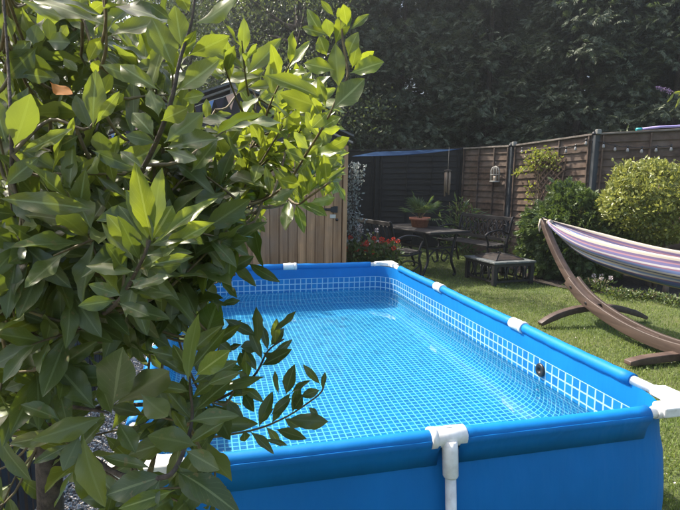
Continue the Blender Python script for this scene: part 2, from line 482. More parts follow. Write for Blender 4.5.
def spray_cloud(name, pos, direc, size, mt, tone, pairs=4, wid=0.09, droop=0.35, up=None):
    """flat feathery sprays: a midrib with side fingers (conifer foliage)"""
    n = len(pos); d, u, w = frames(direc, up)
    V = []; Fq = []; k = 0
    def finger(a0, off, ang, ln):
        nonlocal k
        ca, sa = math.cos(ang), math.sin(ang); hw = wid*0.5
        b0 = (a0, off)
        pts = [(a0-sa*hw*0.7, off+ca*hw*0.7), (a0+sa*hw*0.7, off-ca*hw*0.7), (a0+ca*ln*0.6+sa*hw, off+sa*ln*0.6-ca*hw), (a0+ca*ln, off+sa*ln), (a0+ca*ln*0.6-sa*hw, off+sa*ln*0.6+ca*hw)]
        V.extend(pts); Fq.extend([(k, k+1, k+2), (k, k+2, k+4), (k+4, k+2, k+3)]); k += 5
    finger(0.0, 0, 0, 1.0)
    for q in range(pairs):
        a0 = 0.12+0.68*q/pairs
        for s in (-1, 1):
            finger(a0, 0, s*math.radians(48-6*q), 0.55*(1-0.55*q/pairs))
    sz = size[:, None]
    jit = NR.normal(0, 0.04, (n, len(V)))
    v = np.stack([pos+d*sz*a+u*sz*b+w*sz*(-droop*(a*a+0.6*b*b)+jit[:, i:i+1]) for i, (a, b) in enumerate(V)], 1)
    f = (np.arange(n)*len(V))[:, None, None]+np.array(Fq)[None]
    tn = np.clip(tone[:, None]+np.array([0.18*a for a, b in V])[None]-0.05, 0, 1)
    return np_mesh(name, v.reshape(-1, 3), f.reshape(-1, 3), mt, False, tn.ravel())

# ------------------------------------------------------------------ ground
def sheet(name, x0, x1, y0, y1, z, mt, nx=1, ny=1, wob=0.0):
    b = MB(); vs = []
    for j in range(ny+1):
        for i in range(nx+1):
            e = 0 < i < nx and 0 < j < ny
            vs.append((x0+(x1-x0)*i/nx, y0+(y1-y0)*j/ny, z))
    fs = [(j*(nx+1)+i, j*(nx+1)+i+1, (j+1)*(nx+1)+i+1, (j+1)*(nx+1)+i) for j in range(ny) for i in range(nx)]
    b.add(vs, fs)
    return struct(b.build(name, mt))
sheet('ground', -60, 60, -60, 60, -0.012, M_['lawn'], 4, 4)
# earth bed under the shrubs along the fence
bp_ = [(2.95, 5.3), (3.15, 4.75), (3.5, 4.35), (3.9, 3.98), (4.5, 3.65), (5.4, 3.1), (7.5, 2.4), (7.5, 5.3), (6.1, 5.7), (4.8, 6.4), (4.2, 7.9), (3.8, 8.9), (3.5, 8.7), (3.55, 7.4), (3.25, 6.2)]
b = MB(); b.add([(x, y, 0.004) for x, y in bp_], [tuple(range(len(bp_)))])
struct(b.build('flower_bed', M_['soil']))
struct(MB().add([(-6, -3, 0.004), (-2.06, -3, 0.004), (-2.06, 4.3, 0.004), (-6, 4.3, 0.004)], [(0, 1, 2, 3)]).build('gravel_path', M_['gravel_bed']))

def tri_blades(name, px, py, hmin, hmax, wmin, wmax, lean, mt, z0=-0.01):
    n = len(px)
    a = NR.uniform(0, 2*np.pi, n); h = NR.uniform(hmin, hmax, n); w = NR.uniform(wmin, wmax, n)
    la = NR.uniform(0, 2*np.pi, n); le = NR.uniform(0, lean, n)*h
    dx, dy = np.cos(a)*w, np.sin(a)*w
    v = np.zeros((n, 5, 3), np.float32)
    v[:, 0] = np.stack([px-dx, py-dy, np.full(n, z0)], 1)
    v[:, 1] = np.stack([px+dx, py+dy, np.full(n, z0)], 1)
    mx_, my_ = px+np.cos(la)*le*0.35, py+np.sin(la)*le*0.35
    v[:, 2] = np.stack([mx_+dx*0.8, my_+dy*0.8, z0+h*0.6], 1)
    v[:, 3] = np.stack([mx_-dx*0.8, my_-dy*0.8, z0+h*0.6], 1)
    v[:, 4] = np.stack([px+np.cos(la)*le, py+np.sin(la)*le, z0+h*(1-0.25*le/h)], 1)
    base = (np.arange(n)*5)[:, None]
    f = np.concatenate([base+np.array([0, 1, 2]), base+np.array([0, 2, 3]), base+np.array([3, 2, 4])], 0)
    # patchy tone: yellowish and darker areas of the lawn
    pt = 0.5+0.22*np.sin(px*2.1+np.sin(py*1.7)*1.5)+0.18*np.sin(py*3.3+px*0.9)+0.12*np.sin(px*7.3+py*5.1)
    tone = np.clip(pt+NR.normal(0, 0.22, n), 0, 1)
    return np_mesh(name, v.reshape(-1, 3), f, mt, False, np.repeat(tone, 5))
# blades only where the camera can see ground, denser near
n = 430000
gx = NR.uniform(-0.2, 5.6, n); gy = NR.uniform(-0.9, 9.2, n)
dd = np.hypot(gx-CAM.x, gy-CAM.y)
keep = NR.uniform(0, 1, n) < np.clip((3.2/dd)**1.3, 0.16, 1)
keep &= ~((gx < 0.05) & (gy < 3.4))
az = np.arctan2(gx-CAM.x, gy-CAM.y)
keep &= (az < math.radians(53)) & (az > math.radians(8))
bx_ = np.array([p[0] for p in bp_]); by_ = np.array([p[1] for p in bp_])
def inpoly(x, y, X, Y):
    c = np.zeros(len(x), bool); j = len(X)-1
    for i in range(len(X)):
        c ^= ((Y[i] > y) != (Y[j] > y)) & (x < (X[j]-X[i])*(y-Y[i])/(Y[j]-Y[i]+1e-12)+X[i]); j = i
    return c
keep &= ~inpoly(gx+NR.normal(0, 0.05, n), gy+NR.normal(0, 0.05, n), bx_, by_)
gx = gx[keep]; gy = gy[keep]
o = link('lawn_grass', tri_blades('lawn_grass', gx, gy, 0.014, 0.036, 0.0015, 0.0034, 0.9, M_['grass']))
o['kind'] = 'stuff'; o['label'] = 'short mown lawn grass with yellowish patches'; o['category'] = 'grass'

# clover and small weeds in the lawn, and a few fallen bits
k_ = NR.choice(len(gx), 5200, replace=False)
msk = (np.sin(gx[k_]*3.1+1)+np.sin(gy[k_]*2.7+gx[k_]*1.3) > 0.35)
k_ = k_[msk]; n = len(k_)
o = link('clover', leaf_cloud('clover', np.stack([gx[k_], gy[k_], NR.uniform(0.004, 0.018, n)], 1), NR.normal(0, 1, (n, 3))*np.array([1, 1, 0.25]), NR.uniform(0.012, 0.026, n), NR.uniform(0.012, 0.02, n), M_['herb'], NR.uniform(0.3, 1, n), 0.2, np.tile(np.array([0, 0, 1.0]), (n, 1))+NR.normal(0, 0.2, (n, 3))))
o['kind'] = 'stuff'; o['label'] = 'clover and small weeds scattered through the lawn'; o['category'] = 'clover'
k_ = NR.choice(len(gx), 170, replace=False); n = len(k_)
o = link('fallen_petals', leaf_cloud('fallen_petals', np.stack([gx[k_], gy[k_], np.full(n, 0.022)], 1), NR.normal(0, 1, (n, 3))*np.array([1, 1, 0.2]), NR.uniform(0.008, 0.022, n), NR.uniform(0.006, 0.012, n), M_['white_petal'], NR.uniform(0, 1, n), 0.2, np.tile(np.array([0, 0, 1.0]), (n, 1))))
o['kind'] = 'stuff'; o['label'] = 'tiny pale petals fallen on the lawn'; o['category'] = 'petals'

# pebbles of the path
n = 24000
qx = NR.uniform(-2.6, -2.06, n); qy = NR.uniform(-0.4, 4.0, n)
oct_v = np.array([(1, 0, 0), (-1, 0, 0), (0, 1, 0), (0, -1, 0), (0, 0, 1), (0, 0, -1)], np.float32)
oct_f = np.array([(0, 2, 4), (2, 1, 4), (1, 3, 4), (3, 0, 4), (2, 0, 5), (1, 2, 5), (3, 1, 5), (0, 3, 5)])
s_ = NR.uniform(0.004, 0.011, (n, 1, 3)); s_[:, :, 2] *= 0.7
v = oct_v[None]*s_
a = NR.uniform(0, 6.28, n); ca, sa = np.cos(a)[:, None], np.sin(a)[:, None]
v = np.stack([v[:, :, 0]*ca-v[:, :, 1]*sa+qx[:, None], v[:, :, 0]*sa+v[:, :, 1]*ca+qy[:, None], v[:, :, 2]+NR.uniform(0.008, 0.02, n)[:, None]], 2)
f = (np.arange(n)*6)[:, None, None]+oct_f[None]
o = link('gravel', np_mesh('gravel', v.reshape(-1, 3), f.reshape(-1, 3), M_['pebble'], True, np.repeat(NR.uniform(0, 1, n), 6)))
o['kind'] = 'stuff'; o['label'] = 'pale grey gravel on the path beside the pool'; o['category'] = 'gravel'

# ------------------------------------------------------------------ pool
PW, PL, ZR = 2.0, 3.35, 0.66
ES, EL = 0.205, 0.28
pool = thing('frame_pool', 'rectangular blue frame pool with white poles and tile print liner', 'pool', (-PW/2, PL/2, 0))
def ring(inset, r, n=7):
    """rounded rectangle, counter-clockwise, starting on the front side; r = corner radius (x, y)"""
    x0, x1, y0, y1 = -PW+inset, -inset, inset, PL-inset
    pts = []
    def seg(a, b, k):
        for i in range(k):
            t = i/k; pts.append((a[0]+(b[0]-a[0])*t, a[1]+(b[1]-a[1])*t))
    rx, ry = r
    cs = [((x1-rx, y0+ry), -90), ((x1-rx, y1-ry), 0), ((x0+rx, y1-ry), 90), ((x0+rx, y0+ry), 180)]
    starts = [(x0+rx, y0), (x1, y0+ry), (x1-rx, y1), (x0, y1-ry)]
    ends = [(x1-rx, y0), (x1, y1-ry), (x0+rx, y1), (x0, y0+ry)]
    kk = [60, 96, 60, 96]
    for k in range(4):
        seg(starts[k], ends[k], kk[k])
        (cx, cy), a0 = cs[k]
        for i in range(n):
            a = math.radians(a0+90*i/n)
            pts.append((cx+rx*math.cos(a), cy+ry*math.sin(a)))
    return pts
CR = (0.185, 0.255)
def skin(levels, mt, name, uvmode, flip=False, bulge=None):
    rings = [ring(ins, (max(0.03, CR[0]-ins), max(0.03, CR[1]-ins))) for ins, z in levels]
    n = len(rings[0]); vs = []; uvs = []
    per = [0.0]
    base = rings[0]
    for i in range(n):
        a, c = base[i], base[(i+1) % n]
        per.append(per[-1]+math.hypot(c[0]-a[0], c[1]-a[1]))
    acc = [0.0]
    for k in range(1, len(levels)):
        acc.append(acc[-1]+math.hypot(levels[k][0]-levels[k-1][0], levels[k][1]-levels[k-1][1]))
    for k, (ins, z) in enumerate(levels):
        for i, (x, y) in enumerate(rings[k]):
            if uvmode:                                  # soft vertical creases of the filled vinyl
                wz = max(0.0, min(1.0, (ZR-0.05-z)/0.12))
                cr_ = wz*(0.0035*math.sin(per[i]*11+z*3)+0.0022*math.sin(per[i]*27+1.3+z*5)+0.0016*math.sin(per[i]*51+z*9))
                cx_, cy_ = -PW/2, PL/2
                nx2, ny2 = (x-cx_)/PW, (y-cy_)/PL
                if abs(nx2) > abs(ny2): x += math.copysign(cr_, nx2)
                else: y += math.copysign(cr_, ny2)
            vs.append((x, y, z))
    fs = []; fuv = []
    for k in range(len(levels)-1):
        for i in range(n):
            j = (i+1) % n
            q = [k*n+i, k*n+j, (k+1)*n+j, (k+1)*n+i]
            w = [(per[i], acc[k]), (per[i+1], acc[k]), (per[i+1], acc[k+1]), (per[i], acc[k+1])]
            if flip: q.reverse(); w.reverse()
            fs.append(q); fuv += w
    me = bpy.data.meshes.new(name); me.from_pydata(vs, [], fs)
    me.polygons.foreach_set('use_smooth', [True]*len(fs))
    uvl = me.uv_layers.new(name='tile')
    for i, w in enumerate(fuv): uvl.data[i].uv = w
    me.materials.append(mt); me.update()
    return me
# outer skin bulges with the water's weight
outer = [(0.012, ZR-0.015), (0.010, ZR-0.06), (0.004, ZR-0.12), (-0.010, 0.48), (-0.018, 0.42), (-0.026, 0.35), (-0.031, 0.28), (-0.031, 0.21), (-0.028, 0.15), (-0.012, 0.05), (0.012, 0.004)]
link('outer_wall', skin(outer, M_['pvc'], 'outer_wall', 1, True), pool)
band = [(0.014, ZR-0.012), (0.016, ZR-0.05), (0.014, ZR-0.115)]
link('liner_band', skin(band, M_['sleeve'], 'liner_band', 0), pool)
FZ = 0.012
inner = [(0.0142, ZR-0.115), (0.012, 0.46), (0.008, 0.40)]
link('liner_wall', skin(inner, M_['tile_wall'], 'liner_wall', 0), pool)
cove = [(0.008, 0.40), (0.002, 0.32), (0.003, 0.24), (0.012, 0.17), (0.034, 0.105), (0.070, 0.058), (0.115, 0.028), (0.165, 0.016), (0.215, FZ), (0.235, FZ)]
rgs = [ring(i_, (max(0.04, CR[0]-i_*0.65), max(0.05, CR[1]-i_*0.65))) for i_, z in cove]
n = len(rgs[0]); K = len(cove); arcl = [0.0]*K
for k in range(K-2, -1, -1):
    arcl[k] = arcl[k+1]+math.hypot(cove[k][0]-cove[k+1][0], cove[k][1]-cove[k+1][1])
vs = []; uvp = []
for k in range(K):
    for i_ in range(n):
        x, y = rgs[k][i_]; fx, fy = rgs[-1][i_]; ox, oy = rgs[0][i_]
        dx, dy = ox-fx, oy-fy; dl = math.hypot(dx, dy) or 1
        vs.append((x, y, cove[k][1])); uvp.append((fx+dx/dl*arcl[k], fy+dy/dl*arcl[k]))
fs = [(k*n+i_, k*n+(i_+1) % n, (k+1)*n+(i_+1) % n, (k+1)*n+i_) for k in range(K-1) for i_ in range(n)]+[tuple((K-1)*n+i_ for i_ in range(n))]
me = bpy.data.meshes.new('liner_floor'); me.from_pydata(vs, [], fs); me.polygons.foreach_set('use_smooth', [True]*(len(fs)-1)+[False])
uvl = me.uv_layers.new(name='tile')
for lo in me.loops: uvl.data[lo.index].uv = uvp[lo.vertex_index]
me.materials.append(M_['tile_floor']); me.update()
link('liner_floor', me, pool)
WZ = 0.418
nxw, nyw = 60, 100; vs = []
for j in range(nyw+1):
    for i in range(nxw+1):
        x, y = -PW+0.0+PW*i/nxw, PL*j/nyw
        vs.append((x, y, WZ+0.0005*(math.sin(x*9+math.sin(y*5))+math.sin(y*11+2*math.sin(x*4))+0.6*math.sin(x*17-y*13))))
fs = []
inr = ring(0.0035, (CR[0]-0.0035, CR[1]-0.0035))
for j in range(nyw):
    for i in range(nxw):
        fs.append((j*(nxw+1)+i, j*(nxw+1)+i+1, (j+1)*(nxw+1)+i+1, (j+1)*(nxw+1)+i))
# pull the outline in to the rounded liner
def clampring(v):
    x, y, z = v
    x = min(max(x, -PW+0.004), -0.004); y = min(max(y, 0.004), PL-0.004)
    for cx_, cy_, sx_, sy_ in ((-CR[0], CR[1], 1, -1), (-CR[0], PL-CR[1], 1, 1), (-PW+CR[0], CR[1], -1, -1), (-PW+CR[0], PL-CR[1], -1, 1)):
        if (x-cx_)*sx_ > 0 and (y-cy_)*sy_ > 0:
            ux_, uy_ = (x-cx_)/(CR[0]-0.004), (y-cy_)/(CR[1]-0.004); q = math.hypot(ux_, uy_)
            if q > 1: x, y = cx_+(x-cx_)/q, cy_+(y-cy_)/q
    return (x, y, z)
wo = struct(MB().add([clampring(v) for v in vs], fs, True).build('water', M_['water']))
wo.cycles.is_caustics_caster = True
sl.cycles.is_caustics_light = True
for o in pool.children:
    if o.name.startswith('liner'): o.cycles.is_caustics_receiver = True
# frame tubes and the sleeves round them
corners = [Vector((0, 0, ZR)), Vector((0, PL, ZR)), Vector((-PW, PL, ZR)), Vector((-PW, 0, ZR))]
sides = [(3, 0, ES, [0.5]), (0, 1, EL, [(PL/2-0.537)/PL, (PL/2+0.537)/PL]), (1, 2, ES, [0.5]), (2, 3, EL, [(PL/2-0.537)/PL, (PL/2+0.537)/PL])]
centre = Vector((-PW/2, PL/2, 0))
for i0, i1, e, joints in sides:
    A, B = corners[i0], corners[i1]
    t = (B-A).normalized(); ln = (B-A).length
    out = Vector((t.y, -t.x, 0))
    MB().tube([A+t*0.05, B-t*0.05], 0.021, 12).build('frame_pole', M_['white_plastic'], pool)
    cuts = [e] + [j*ln for j in joints] + [ln-e]
    for k in range(len(cuts)-1):
        s0 = cuts[k] + (0.035 if k else 0); s1 = cuts[k+1] - (0.035 if k < len(cuts)-2 else 0)
        nseg = 14; pts = [A+t*(s0+(s1-s0)*q/nseg)+Vector((0, 0, -0.004*math.sin(math.pi*q/nseg))) for q in range(nseg+1)]
        MB().tube(pts, [0.0285+0.0012*math.sin(q*2.3+k) for q in range(nseg+1)], 14).build('pole_sleeve', M_['sleeve'], pool)
        # welded flap below the sleeve, outside
        b = MB(); vs = []
        for q in range(nseg+1):
            p = A+t*(s0+(s1-s0)*q/nseg)
            wv = 0.003*math.sin(q*1.7+k*2+i0)
            for off, z in ((0.0292, ZR+0.004), (0.0265, ZR-0.018), (0.009+wv*0.15, ZR-0.048), (-0.0005+wv*0.1, ZR-0.098)):
                vs.append(p+out*off+Vector((0, 0, z-ZR)))
        fs = [(q*4+c, q*4+4+c, q*4+5+c, q*4+1+c) for q in range(nseg) for c in range(3)]
        b.add(vs, [f[::-1] for f in fs], True)
        o = b.build('sleeve_flap', M_['pvc'], pool)
        sm = o.modifiers.new('solid', 'SOLIDIFY'); sm.thickness = 0.002; sm.offset = 1
    for j in joints:
        c = A+t*(j*ln)
        T = MB()
        T.tube([c-t*0.062, c-t*0.058, c+t*0.058, c+t*0.062], [0.029, 0.0335, 0.0335, 0.029], 16)
        T.tube([c-t*0.066, c-t*0.044], 0.0355, 16); 
        T.tube([c+out*0.016+Vector((0, 0, -0.008)), c+out*0.024+Vector((0, 0, -0.035)), c+out*0.036+Vector((0, 0, -0.118)), c+out*0.0363+Vector((0, 0, -0.122))], [0.0272, 0.0262, 0.0255, 0.023], 16)
        jo = T.build('tee_joint', M_['white_plastic'], pool)
        MB().box(c+Vector((0, 0, 0.0335)), (0.026 if t.x else 0.012, 0.012 if t.x else 0.026, 0.004)).build('clip', M_['white_plastic'], jo, 0.001)
        MB().tube([c+out*0.034+Vector((0, 0, -0.105)), c+out*0.068+Vector((0, 0, -0.35)), c+out*0.115+Vector((0, 0, -ZR+0.02))], 0.0185, 12).build('leg', M_['white_plastic'], pool)
        MB().lathe([(0.0, 0.0), (0.035, 0.0), (0.033, 0.012), (0.022, 0.03), (0.0, 0.03)], (c.x+out.x*0.115, c.y+out.y*0.115, 0.0), 14).build('foot_cap', M_['white_plastic'], pool)
# corner plates
for k, c in enumerate(corners):
    sx = -1 if c.x == 0 else 1; sy = 1 if c.y == 0 else -1
    out = []
    for q in range(10):
        a = math.radians(-10+110*q/9)
        out.append((c.x-sx*0.035*math.cos(a)+sx*0.01, c.y-sy*0.035*math.sin(a)+sy*0.01))
    raw = [(0.155, -0.034), (0.158, 0.02), (0.150, 0.033), (0.105, 0.036), (0.082, 0.050), (0.066, 0.066), (0.050, 0.082), (0.036, 0.105), (0.033, 0.150), (0.02, 0.158), (-0.034, 0.155), (-0.036, 0.06), (-0.042, 0.0), (-0.036, -0.030), (-0.02, -0.040), (0.06, -0.036)]
    poly = [(c.x+sx*px_, c.y+sy*py_) for px_, py_ in raw]
    if sx*sy < 0: poly.reverse()
    cp = MB().prism(poly, ZR-0.012, ZR+0.028).build('corner_plate', M_['white_plastic'], pool, 0.008, 3)
    b = MB()
    b.tube([(c.x+sx*0.02, c.y, ZR), (c.x+sx*0.17, c.y, ZR)], 0.0245, 14)
    b.tube([(c.x, c.y+sy*0.02, ZR), (c.x, c.y+sy*0.17, ZR)], 0.0245, 14)
    b.build('socket', M_['white_plastic'], cp)
# water port on the inside of the long side
pc = onx(541, 370, -0.012)
b = MB()
MX = Matrix.Rotation(math.radians(-90), 3, 'Y')
b.lathe([(0.0, 0.006), (0.014, 0.006), (0.016, 0.014), (0.034, 0.014), (0.037, 0.008), (0.037, 0.0)], pc+Vector((0.002, 0, 0)), 20, MX)
b.build('inlet_port', M_['black_rubber'], pool)

# ------------------------------------------------------------------ shed
SY = 4.45; SX0, SX1, SXM = -2.72, -0.16, -1.44; EAVE, RIDGE = 1.93, 2.42
shed = thing('garden_shed', 'honey brown boarded garden shed with gable roof behind the pool', 'shed', (SXM, SY+1.1, 0))
def roofz(x): return RIDGE-(RIDGE-EAVE)*abs(x-SXM)/(SX1-SXM)
bw = 0.098; x = SX0+0.045; DOOR0, DOOR1 = -1.16, -0.215
while x < SX1-0.05:
    w = min(bw, SX1-0.045-x)
    top = 1.80
    indoor = DOOR0-0.03 < x+w/2 < DOOR1+0.03
    if not indoor:
        z1 = top
        MB().box((x+w/2, SY, z1/2+0.03), (w-0.005, 0.016, z1-0.02)).build('board', M_['shed_wood'], shed, 0.002, 1)
    x += bw
MB().box((DOOR0-0.045, SY-0.004, 0.91), (0.075, 0.02, 1.78)).build('door_jamb', M_['shed_trim'], shed, 0.003, 1)
door = MB().box(((DOOR0+DOOR1)/2, SY+0.014, 0.95), (DOOR1-DOOR0-0.02, 0.012, 1.74)).build('door', M_['shed_wood'], shed)
x = DOOR0
nb = 9; dw = (DOOR1-DOOR0)/nb
for k in range(nb):
    MB().box((DOOR0+dw*(k+0.5), SY-0.002+rng.uniform(-.002, .002), 0.95), (dw-0.006, 0.018, 1.75)).build('board', M_['shed_wood'], door, 0.003, 1)
lt = MB().box((-0.365, SY-0.016, 1.13), (0.15, 0.006, 0.028)).box((-0.335, SY-0.022, 1.13), (0.03, 0.016, 0.06)).box((-0.295, SY-0.018, 1.13), (0.05, 0.016, 0.075))
lt.tube([(-0.40, SY-0.02, 1.13), (-0.40, SY-0.05, 1.13), (-0.36, SY-0.055, 1.125)], 0.007, 8).build('latch', M_['iron'], door)
MB().box((-0.325, SY-0.014, 1.05), (0.07, 0.008, 0.045)).build('lock_plate', mat('pale_steel', (0.5, 0.48, 0.45), 0.4, Metallic=0.6), door, 0.002, 1)
MB().lathe([(0.0, 0.012), (0.016, 0.01), (0.017, 0.0)], (-0.275, SY-0.012, 1.01), 12, Matrix.Rotation(math.radians(90), 3, 'X')).build('knob', M_['iron'], door)
for cx_ in (SX0+0.02, SX1-0.022):
    MB().box((cx_, SY-0.008, 0.93), (0.05, 0.045, 1.86)).build('corner_post', M_['shed_trim'], shed, 0.004, 1)
# gable panel, frame rail
g1 = [(SX0, 1.83), (SX1, 1.83), (SX1, EAVE-0.02), (SXM, RIDGE-0.03), (SX0, EAVE-0.02)]
MB().prism(g1, SY-0.006, SY+0.012, lambda v: Vector((v.x, v.z, v.y))).build('gable_panel', M_['gable_dark'], shed)
MB().box((SXM, SY-0.016, 1.805), (SX1-SX0, 0.03, 0.06)).build('rail', M_['shed_trim'], shed, 0.003, 1)
for s in (-1, 1):
    e = Vector((SXM+s*(SX1-SXM+0.04), SY-0.06, EAVE-0.04)); t = Vector((SXM, SY-0.06, RIDGE))
    MB().beam(e, t, 0.022, 0.075, (0, 1, 0)).build('bargeboard', M_['cap_wood'], shed, 0.003, 1)
    q = [Vector((SXM, SY-0.09, RIDGE+0.045)), Vector((SXM+s*1.33, SY-0.09, RIDGE+0.045-1.33*(RIDGE-EAVE)/1.28)), Vector((SXM+s*1.33, SY+2.3, RIDGE+0.045-1.33*(RIDGE-EAVE)/1.28)), Vector((SXM, SY+2.3, RIDGE+0.045))]
    b = MB(); b.add(q+[v+Vector((0, 0, 0.022)) for v in q], [(0, 1, 2, 3), (7, 6, 5, 4), (0, 4, 5, 1), (1, 5, 6, 2), (2, 6, 7, 3), (3, 7, 4, 0)])
    b.build('roof_slope', M_['roof'], shed)
    MB().box((SX0+0.01 if s < 0 else SX1-0.01, SY+1.12, 0.95), (0.016, 2.2, 1.86)).build('side_wall', M_['shed_wood'], shed)
MB().box((SXM, SY+2.22, 0.95), (SX1-SX0-0.05, 0.016, 1.86)).build('back_wall', M_['shed_wood'], shed)
MB().box((SXM, SY+1.1, 0.02), (SX1-SX0-0.06, 2.16, 0.03)).build('floor_board', M_['shed_wood'], shed)
MB().box((SXM, SY-0.075, RIDGE+0.02), (0.075, 0.02, 0.20)).build('finial', M_['cap_wood'], shed, 0.004, 1)
# bunting along the left bargeboard
bun = thing('bunting', 'bunting of pink, dark and blue cloth flags on the shed gable', 'bunting', (SXM-0.5, SY-0.085, 2.2))
flagc = {'pink': mat('faded_pink_cotton', (0.72, 0.42, 0.30), 0.9), 'blue': mat('sky_blue_cotton', (0.18, 0.30, 0.58), 0.9), 'navy': mat('dark_plum_cotton', (0.025, 0.02, 0.035), 0.9)}
for mm in flagc.values():
    L(mm, mixc(mm, noise(mm, 60, 3, geopos(mm)), tuple(P(mm).inputs['Base Color'].default_value)[:3], tuple(c*0.7 for c in tuple(P(mm).inputs['Base Color'].default_value)[:3])), P(mm).inputs['Base Color'])
def barge(s): return Vector((SXM-1.33*s, SY-0.088, RIDGE-0.055-1.33*s*(RIDGE-EAVE+0.04)/1.37))
MB().tube([barge(q/12)+Vector((0, 0, -0.01*math.sin(q*1.3)**2)) for q in range(13)], 0.004, 6).build('cord', M_['rope'], bun)
seq = ['pink', 'navy', 'blue', 'navy', 'pink', 'navy', 'blue', 'navy', 'pink', 'navy', 'blue']
for k, cn in enumerate(seq):
    s0, s1 = -0.02+k*0.086, -0.02+k*0.086+0.084
    a, c = barge(s0), barge(s1); tip = (a+c)/2+Vector((0, -0.012, -0.17))
    MB().add([a, c, tip, a+Vector((0, 0.003, 0)), c+Vector((0, 0.003, 0)), tip+Vector((0, 0.003, 0))], [(0, 2, 1), (3, 4, 5), (0, 3, 5, 2), (2, 5, 4, 1), (1, 4, 3, 0)]).build('flag', flagc[cn], bun)

# ------------------------------------------------------------------ fence
P0 = Vector((3.65, 9.02, 2.17)); P1 = Vector((4.12, 7.86, 2.18)); P2 = Vector((4.70, 6.27, 2.31)); P3 = Vector((6.35, 5.5, 2.42)); P4 = Vector((8.0, 4.7, 2.45))
Q1 = Vector((1.95, 9.75, 2.12)); Q2 = Vector((0.2, 10.5, 2.1)); Q3 = Vector((-1.6, 11.2, 2.1))
def panel(A, B, label, wood_m, cap_m, battens, gap=0.05, detailed=True):
    a = Vector((A.x, A.y, 0)); bb = Vector((B.x, B.y, 0)); t = (bb-a).normalized(); ln = (bb-a).length
    nrm = Vector((t.y, -t.x, 0))
    if nrm.dot(Vector((CAM.x, CAM.y, 0))-a) < 0: nrm = -nrm
    root = thing('fence', label, 'fence', tuple((a+bb)/2), 'fence sections round the lawn')
    s0, s1 = gap, ln-gap
    def top(s): return A.z+(B.z-A.z)*s/ln-0.03
    ns = 15
    for k in range(ns):
        zf0, zf1 = k/ns, (k+1.25)/ns
        zz = lambda s, f: 0.28+(top(s)-0.28)*min(f, 1.0)
        b = MB(); o1, o2 = nrm*0.004, nrm*0.032
        wv = rng.uniform(-0.006, 0.006)
        lo0, lo1, hi0, hi1 = zz(s0, zf0)+wv, zz(s1, zf0)-wv, zz(s0, zf1), zz(s1, zf1)
        p = lambda s, z, o: a+t*s+o+Vector((0, 0, z))
        vs = [p(s0, lo0, o2), p(s1, lo1, o2), p(s1, hi1, o1), p(s0, hi0, o1), p(s0, lo0, o2-nrm*0.009), p(s1, lo1, o2-nrm*0.009), p(s1, hi1, o1-nrm*0.007), p(s0, hi0, o1-nrm*0.007)]
        b.add(vs, [(0, 1, 2, 3), (7, 6, 5, 4), (0, 4, 5, 1), (1, 5, 6, 2), (2, 6, 7, 3), (3, 7, 4, 0)])
        b.build('slat', wood_m, root)
    MB().beam(a+t*s0+Vector((0, 0, 0.14)), a+t*s1+Vector((0, 0, 0.14)), 0.03, 0.28).build('gravel_board', wood_m, root)
    for fr in battens:
        s = s0+(s1-s0)*fr
        MB().beam(a+t*s+nrm*0.042+Vector((0, 0, 0.28)), a+t*s+nrm*0.042+Vector((0, 0, top(s)-0.012)), 0.022, 0.045, nrm).build('batten', wood_m, root, 0.002, 1)
    MB().beam(a+t*s0+nrm*0.015+Vector((0, 0, top(s0)+0.016)), a+t*s1+nrm*0.015+Vector((0, 0, top(s1)+0.016)), 0.085, 0.03).build('capping', cap_m, root, 0.003, 1)
    return root
panel(P0, P1, 'brown lapped fence panel behind the right bench, birdcage lantern on it', M_['fence_wood'], M_['cap_wood'], [0.02, 0.36, 0.7, 0.98])
panel(P1, P2, 'brown lapped fence panel behind the diamond trellis and climber', M_['fence_wood'], M_['cap_wood'], [0.03, 0.62, 0.97])
panel(P2, P3, 'brown lapped fence panel with bulbs behind the yellow variegated shrub', M_['fence_wood'], M_['cap_wood'], [0.03, 0.46, 0.94])
panel(P3, P4, 'brown lapped fence panel at the right edge, mostly out of view', M_['fence_wood'], M_['cap_wood'], [0.03, 0.5, 0.97])
panel(Q1, P0, 'fence panel coloured near black for shade under the blue sail by the corner', M_['dark_fence'], M_['dark_fence'], [0.03, 0.35, 0.66, 0.97])
panel(Q2, Q1, 'fence panel coloured near black for deep shade behind the left bench', M_['dark_fence'], M_['dark_fence'], [0.03, 0.35, 0.66, 0.97])
panel(Q3, Q2, 'fence panel coloured near black for shade, hidden mostly behind the shed', M_['dark_fence'], M_['dark_fence'], [0.03, 0.5, 0.97])
for p, lb, mt, ex in ((P0, 'thin dark fence post at the shaded corner of the lawn', M_['dark_fence'], 0.02), (P1, 'tall blue grey fence post with a small lamp on top', M_['post'], 0.05), (P2, 'blue grey fence post left of the bulbs, behind the shrubs', M_['post'], 0.03), (P3, 'blue grey fence post at the right edge', M_['post'], 0.03), (Q1, 'fence post coloured near black for shade, behind the potted palm', M_['dark_fence'], 0.0), (Q2, 'fence post coloured near black for shade, beside the shed', M_['dark_fence'], 0.0)):
    tag(MB().box((p.x, p.y, (p.z+ex)/2), (0.095, 0.095, p.z+ex)).build('fence_post', mt, None, 0.006, 1), lb, 'fence post', 'fence posts')
